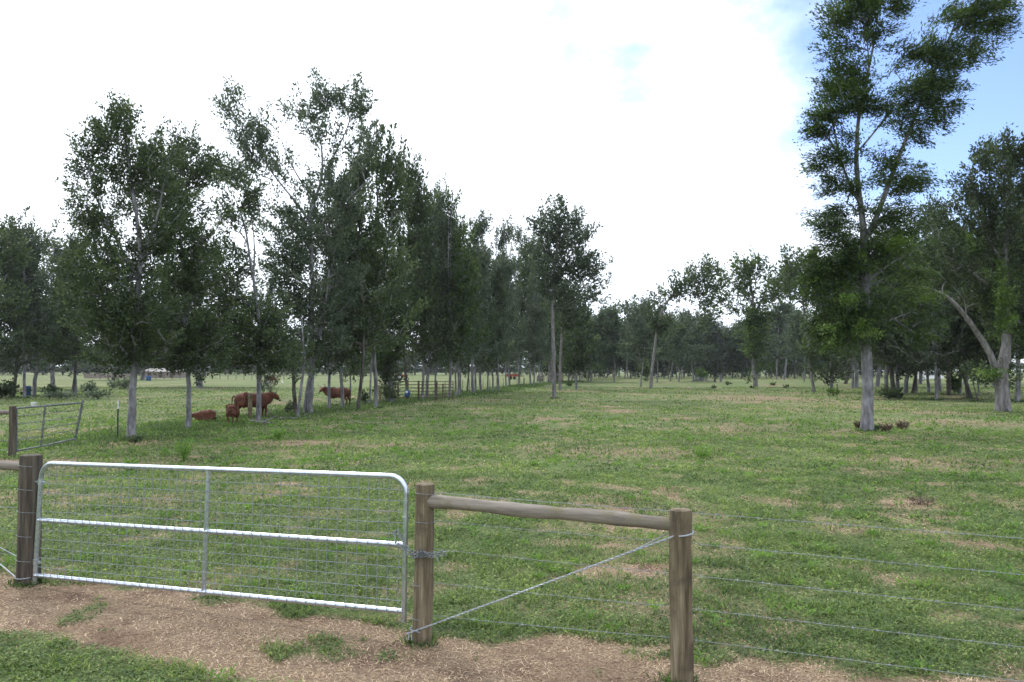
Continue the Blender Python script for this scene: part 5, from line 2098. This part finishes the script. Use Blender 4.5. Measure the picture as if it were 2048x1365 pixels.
# ---------------------------------------------------------------- animals
def skin_body(name, chains, mat, parent, levels=2, fat=1.18):
    """chains: list of lists of (x,y,z,rx,ry) ; first point of a later chain may be ('@', index) to join"""
    verts, edges, rad = [], [], []
    for ch in chains:
        prev = None
        for q in ch:
            if q[0] == '@':
                prev = q[1]
                continue
            verts.append(q[:3])
            rad.append((q[3] * fat, (q[4] if len(q) > 4 else q[3]) * fat))
            i = len(verts) - 1
            if prev is not None:
                edges.append((prev, i))
            prev = i
    me = bpy.data.meshes.new(name)
    me.from_pydata(verts, edges, [])
    o = bpy.data.objects.new(name, me)
    C.objects.link(o)
    sk = o.modifiers.new('skin', 'SKIN')
    sk.use_smooth_shade = True
    sub = o.modifiers.new('sub', 'SUBSURF')
    sub.levels = sub.render_levels = levels
    lay = me.skin_vertices[0] if me.skin_vertices else None
    for i, r in enumerate(rad):
        lay.data[i].radius = r
        lay.data[i].use_root = (i == 0)
    dg = bpy.context.evaluated_depsgraph_get()
    me2 = bpy.data.meshes.new_from_object(o.evaluated_get(dg))
    o.modifiers.clear()
    o.data = me2
    me2.name = name
    me2.materials.clear()
    me2.materials.append(mat)
    me2.polygons.foreach_set('use_smooth', np.ones(len(me2.polygons), bool))
    o.parent = parent
    return o


def ear(parent, base, d, l, w, mat, up=(0, 0, 1)):
    d = Vector(d).normalized()
    n = Vector(up)
    s = d.cross(n).normalized()
    b = Vector(base)
    pts = [b, b + d * l * .3, b + d * l * .65, b + d * l]
    mb = MB()
    vs = []
    for p, k in zip(pts, (.35, 1, .85, .08)):
        for j in range(8):
            a = 2 * math.pi * j / 8
            vs.append(p + s * math.cos(a) * w * k * .15 + n * math.sin(a) * w * k * .5)
    fs = []
    for i in range(3):
        for j in range(8):
            fs.append((i * 8 + j, i * 8 + (j + 1) % 8, (i + 1) * 8 + (j + 1) % 8, (i + 1) * 8 + j))
    fs += [tuple(range(7, -1, -1)), tuple(range(24, 32))]
    mb.add(vs, fs)
    return mb.build('ear', mat, parent)


def cow(label, loc, rz, s=1.0, coat='coat', head=None, horns=.22, grazing=False, calf=False, tail_white=False, headturn=0.0, name='cow', udder=False):
    """cattle standing along +x; head: (poll xyz, muzzle xyz)"""
    root = thing(name, label, 'calf' if calf else 'cow', loc, rz)
    g = 1.0
    hz = 1.20
    if head is None:
        head = ((1.00, 0, 1.13), (1.25, 0, .88))
    if grazing:
        head = ((1.12, 0, .45), (1.28, 0, .10))
    pl, mz = Vector(head[0]), Vector(head[1])
    ch = []
    body = [(.0, 0, .87, .29, .31), (-.30, 0, .88, .31, .33), (-.60, 0, .97, .24, .28), (-.82, 0, 1.03, .17, .17)]
    ch.append(body)
    nb = len(body)
    fore = [('@', 0), (.30, 0, .86, .28, .33), (.56, 0, .89, .23, .33), (.74, 0, .95, .17, .27)]
    ch.append(fore)
    i_sh = nb + 1
    i_nk = nb + 2
    nk = Vector((.76, 0, .99))
    if grazing:
        mids = [(.95, 0, .80), (1.06, 0, .60)]
    else:
        mids = [tuple(nk.lerp(pl, .5) + Vector((0, 0, .02)))]
    neck = [('@', i_nk)] + [(m[0], m[1], m[2], .135, .20) for m in mids]
    a = pl.lerp(mz, .12)
    b = pl.lerp(mz, .62)
    neck += [(a.x, a.y, a.z, .118, .14), (b.x, b.y, b.z, .090, .100), (mz.x, mz.y, mz.z, .080, .072)]
    ch.append(neck)
    L0 = .10 if calf else 0
    for sy in (-1, 1):
        st = .03 * sy
        ch.append([('@', 2), (-.66 + st, .15 * sy, .72, .12, .15), (-.60 + st * 2, .16 * sy, .56, .075, .085), (-.74 + st * 2, .16 * sy, .40, .048, .055), (-.70 + st * 2, .16 * sy, .16, .035, .038), (-.67 + st * 2, .16 * sy, .04, .048, .052)])
    for sy in (-1, 1):
        st = -.04 * sy
        ch.append([('@', i_sh), (.56 + st, .14 * sy, .66, .095, .11), (.57 + st * 2, .14 * sy, .42, .052, .056), (.56 + st * 2, .14 * sy, .16, .036, .038), (.58 + st * 2, .14 * sy, .04, .048, .052)])
    body_o = skin_body('body', ch, M[coat], root)
    hd = (mz - pl).normalized()
    side = hd.cross(Vector((0, 0, 1))).normalized()
    upv = side.cross(hd).normalized()
    for sg in (-1, 1):
        ear(root, pl + side * sg * .085 - Vector((0, 0, .02)), side * sg + Vector((0, 0, -.12)) - hd * .15, .19, .10, M['coat_dark'], upv)
        if horns:
            h0 = pl + side * sg * .06 + upv * .085 - hd * .03
            MB().tube([h0, h0 + side * sg * horns * .6 + upv * horns * .15, h0 + side * sg * horns * .95 + upv * horns * .6, h0 + side * sg * horns * .9 + upv * horns * 1.05],
                      [.036, .030, .022, .007], 9).build('horn', M['horn'], root)
        e = pl.lerp(mz, .34) + side * sg * .088 + upv * .035
        MB().ball(e, (.018, .018, .016), 8, 6).build('eye', M['nose'], root)
    MB().ball(mz + hd * .05, (.062, .062, .05), 10, 7).build('muzzle', M['nose'], root)
    # tail
    t0 = Vector((-.80, 0, 1.08))
    MB().tube([t0, t0 + Vector((-.10, .01, -.08)), t0 + Vector((-.12, .01, -.35)), t0 + Vector((-.08, .02, -.60))], [.04, .030, .022, .018], 8).build('tail', M[coat], root)
    MB().tube([t0 + Vector((-.08, .02, -.58)), t0 + Vector((-.07, .02, -.68)), t0 + Vector((-.065, .03, -.82))], [.018, .038, .01], 8).build('tail_switch', M['rail'] if tail_white else M['coat_dark'], root)
    for (x, y) in [(-.61, .16), (-.73, -.16), (.50, .14), (.66, -.14)]:
        MB().tube([(x + .0, y, -.005), (x - .01, y, .06)], [.058, .046], 9).build('hoof', M['nose'], root)
    root.scale = (s, s, s)
    return root


g = ground(500, 838)
cow('red-brown cow standing side-on behind the forked row tree, head to the right', Vector((g.x, g.y, gz(g.x, g.y))) + Vector((-.18, .8, 0)), R(14), .90, 'coat', horns=.20, tail_white=True)
g = ground(672, 812)
cow('dark brown horned cow facing left with its head turned to look this way', on(g) + Vector((.10, 0, 0)), R(172), .86, 'coat',
    head=((.98, .12, 1.16), (1.12, .36, .94)), horns=.32, name='cow')
g = ground(539, 768.5)
cow('small far-off brown cow grazing head down among white birds', on(g), R(-15), .95, 'coat', grazing=True, horns=0)
# standing calf, seen head-on in front of the cow's hind legs
g = ground(465, 846)
c_ = cow('small reddish calf standing and facing this way in front of the standing cow', on(g), R(-84), .60, 'calf', head=((1.00, .05, 1.10), (1.20, .18, .84)), horns=0, calf=True, name='calf')


def lying_calf():
    b = on(ground(411, 842))
    root = thing('calf', 'reddish brown calf lying in the grass right of the knotty trunk', 'calf', b, R(200))
    ch = [[(.0, 0, .27, .20, .22), (-.24, .02, .30, .22, .245), (-.44, .03, .27, .16, .18)],
          [('@', 0), (.22, 0, .27, .18, .20), (.38, 0, .28, .12, .15)],
          [('@', 4), (.50, .02, .30, .08, .10), (.60, .05, .30, .072, .078), (.70, .09, .20, .045, .05), (.75, .11, .15, .036, .036)],
          [('@', 1), (-.36, .22, .16, .09, .12), (-.12, .32, .09, .05, .05), (-.30, .36, .05, .032, .032)],
          [('@', 1), (-.36, -.22, .14, .08, .11), (-.14, -.32, .08, .05, .05), (-.30, -.38, .05, .03, .03)],
          [('@', 3), (.30, .14, .12, .06, .06), (.50, .18, .06, .036, .036), (.34, .20, .05, .028, .028)],
          [('@', 3), (.28, -.14, .12, .06, .06), (.50, -.16, .06, .036, .036), (.62, -.16, .05, .028, .028)]]
    skin_body('body', ch, M['calf'], root)
    for s in (-1, 1):
        ear(root, (.60, .05 + s * .06, .34), (0, s, -.05), .14, .07, M['calf'])
        MB().ball((.66, .07 + s * .05, .28), (.012, .012, .011), 8, 6).build('eye', M['nose'], root)
    MB().ball((.765, .115, .145), (.034, .034, .028), 8, 6).build('muzzle', M['nose'], root)
    MB().tube([(-.58, .03, .28), (-.66, .08, .14), (-.60, .22, .06)], [.02, .014, .01], 7).build('tail', M['calf'], root)
    root.scale = (.86, .86, .90)


lying_calf()


def egret(px, by, label, s=1.0, rz=0):
    b = on(ground(px, by))
    root = thing('egret', label, 'bird', b, rz, None)
    root.scale = (s, s, s)
    skin_body('body', [[(0, 0, .30, .085, .09), (-.12, 0, .28, .06, .06), (-.24, 0, .24, .02, .02)], [('@', 0), (.10, 0, .36, .05, .05), (.13, 0, .46, .028, .028), (.12, 0, .54, .026, .026), (.16, 0, .58, .032, .032), (.20, 0, .575, .012, .012)]],
              M['feather'], root, 1)
    MB().tube([(.20, 0, .575), (.28, 0, .565)], [.011, .003], 6).build('beak', M['horn'], root)
    for y in (-.035, .035):
        MB().tube([(0, y, .25), (.01, y, .12), (0, y, 0), (.05, y, .005)], .008, 5).build('leg', M['nose'], root)


egret(536, 770, 'white egret at the feet of the grazing cow', 1.2, .3)
egret(553, 771, 'white egret just right of the grazing cow', 1.2, 1.3)
egret(565, 770.5, 'white egret farthest right of the three near the grazing cow', 1.1, 2.3)


def white_tub():
    b = on(ground(68, 816))
    root = thing('tub', 'small white tub lying in the field behind the old grey gate', 'tub', b)
    mb = MB()
    mb.tube([(0, 0, 0), (0, 0, .02), (0, 0, .26), (0, 0, .28), (0, 0, .24), (0, 0, .05)], [.12, .13, .16, .17, .145, .12], 16, caps=True)
    mb.build('shell', M['white'], root)


white_tub()


# ---------------------------------------------------------------- rough grass tinted dark as shade, round posts and along the tree row
def shade_rough_grass():
    rs = np.random.default_rng(77)
    X, Y, H = [], [], []

    def ring(c, r, n, h):
        a = rs.random(n) * 6.283
        q = r * (.75 + np.abs(rs.normal(0, .45, n)))
        X.append(c[0] + np.cos(a) * q)
        Y.append(c[1] + np.sin(a) * q)
        H.append(h * rs.uniform(.4, 1.2, n))
    for p, r in ((post_L0, rL), (post_M0, rM), (post_R0, rR), (far_post, .07)):
        ring(p, r * 1.25, 160, .075)
    for o in list(bpy.data.objects):
        if o.type == 'EMPTY' and o.parent is None and any(c.name.startswith('trunk') for c in o.children):
            d = math.hypot(o.location.x, o.location.y)
            if d < 75 and 'shrub' not in o.name:
                ring(o.location, .30 if d > 30 else .26, int(9000 / d / 4) + 30, .20)
    for (a, b) in zip(row_line[:-1], row_line[1:]):
        pa, pb = ground(*a), ground(*b)
        n = int((pb - pa).length * 620 / max(1, pa.y / 30))
        t = rs.random(n)
        X.append(pa.x + (pb.x - pa.x) * t + rs.normal(0, 1.0, n))
        Y.append(pa.y + (pb.y - pa.y) * t + rs.normal(-.2, 1.0, n))
        H.append(rs.uniform(.05, .22, n) * (.5 + fbm(X[-1], Y[-1], 1.2, 2)))
    X, Y, H = np.concatenate(X), np.concatenate(Y), np.concatenate(H)
    W = .006 + .0007 * Y
    v, f, n = blades(X, Y, H, W * (.7 + .6 * rs.random(len(X))), .8, .05, rs)
    t = np.clip(rs.normal(.20, .15, n), 0, 1)  # low tint puts shade under the row and at the posts into the blades
    me = raw_mesh('shade_rough_grass', v, f, M['grass'], 4, False, {'tint': ('FACE', np.concatenate([t, t]))})
    tag(link('shade_rough_grass', me), 'taller rough grass tinted dark as shade, round the posts and along the tree row', 'grass', kind='stuff')


shade_rough_grass()


# ---------------------------------------------------------------- thin air haze round everything
hz, ht, hout = new_mat('air_haze')
pv = N(ht, 'ShaderNodeVolumePrincipled')
pv.inputs['Color'].default_value = (.86, .93, 1, 1)
pv.inputs['Density'].default_value = .00018
pv.inputs['Anisotropy'].default_value = .3
ht.links.new(pv.outputs[0], hout.inputs['Volume'])
o = MB().box((0, 0, 58.5), (3600, 3700, 121)).build('haze', hz, smooth=False)
tag(o, 'thin pale summer haze filling the air over the pasture', 'haze', kind='stuff')
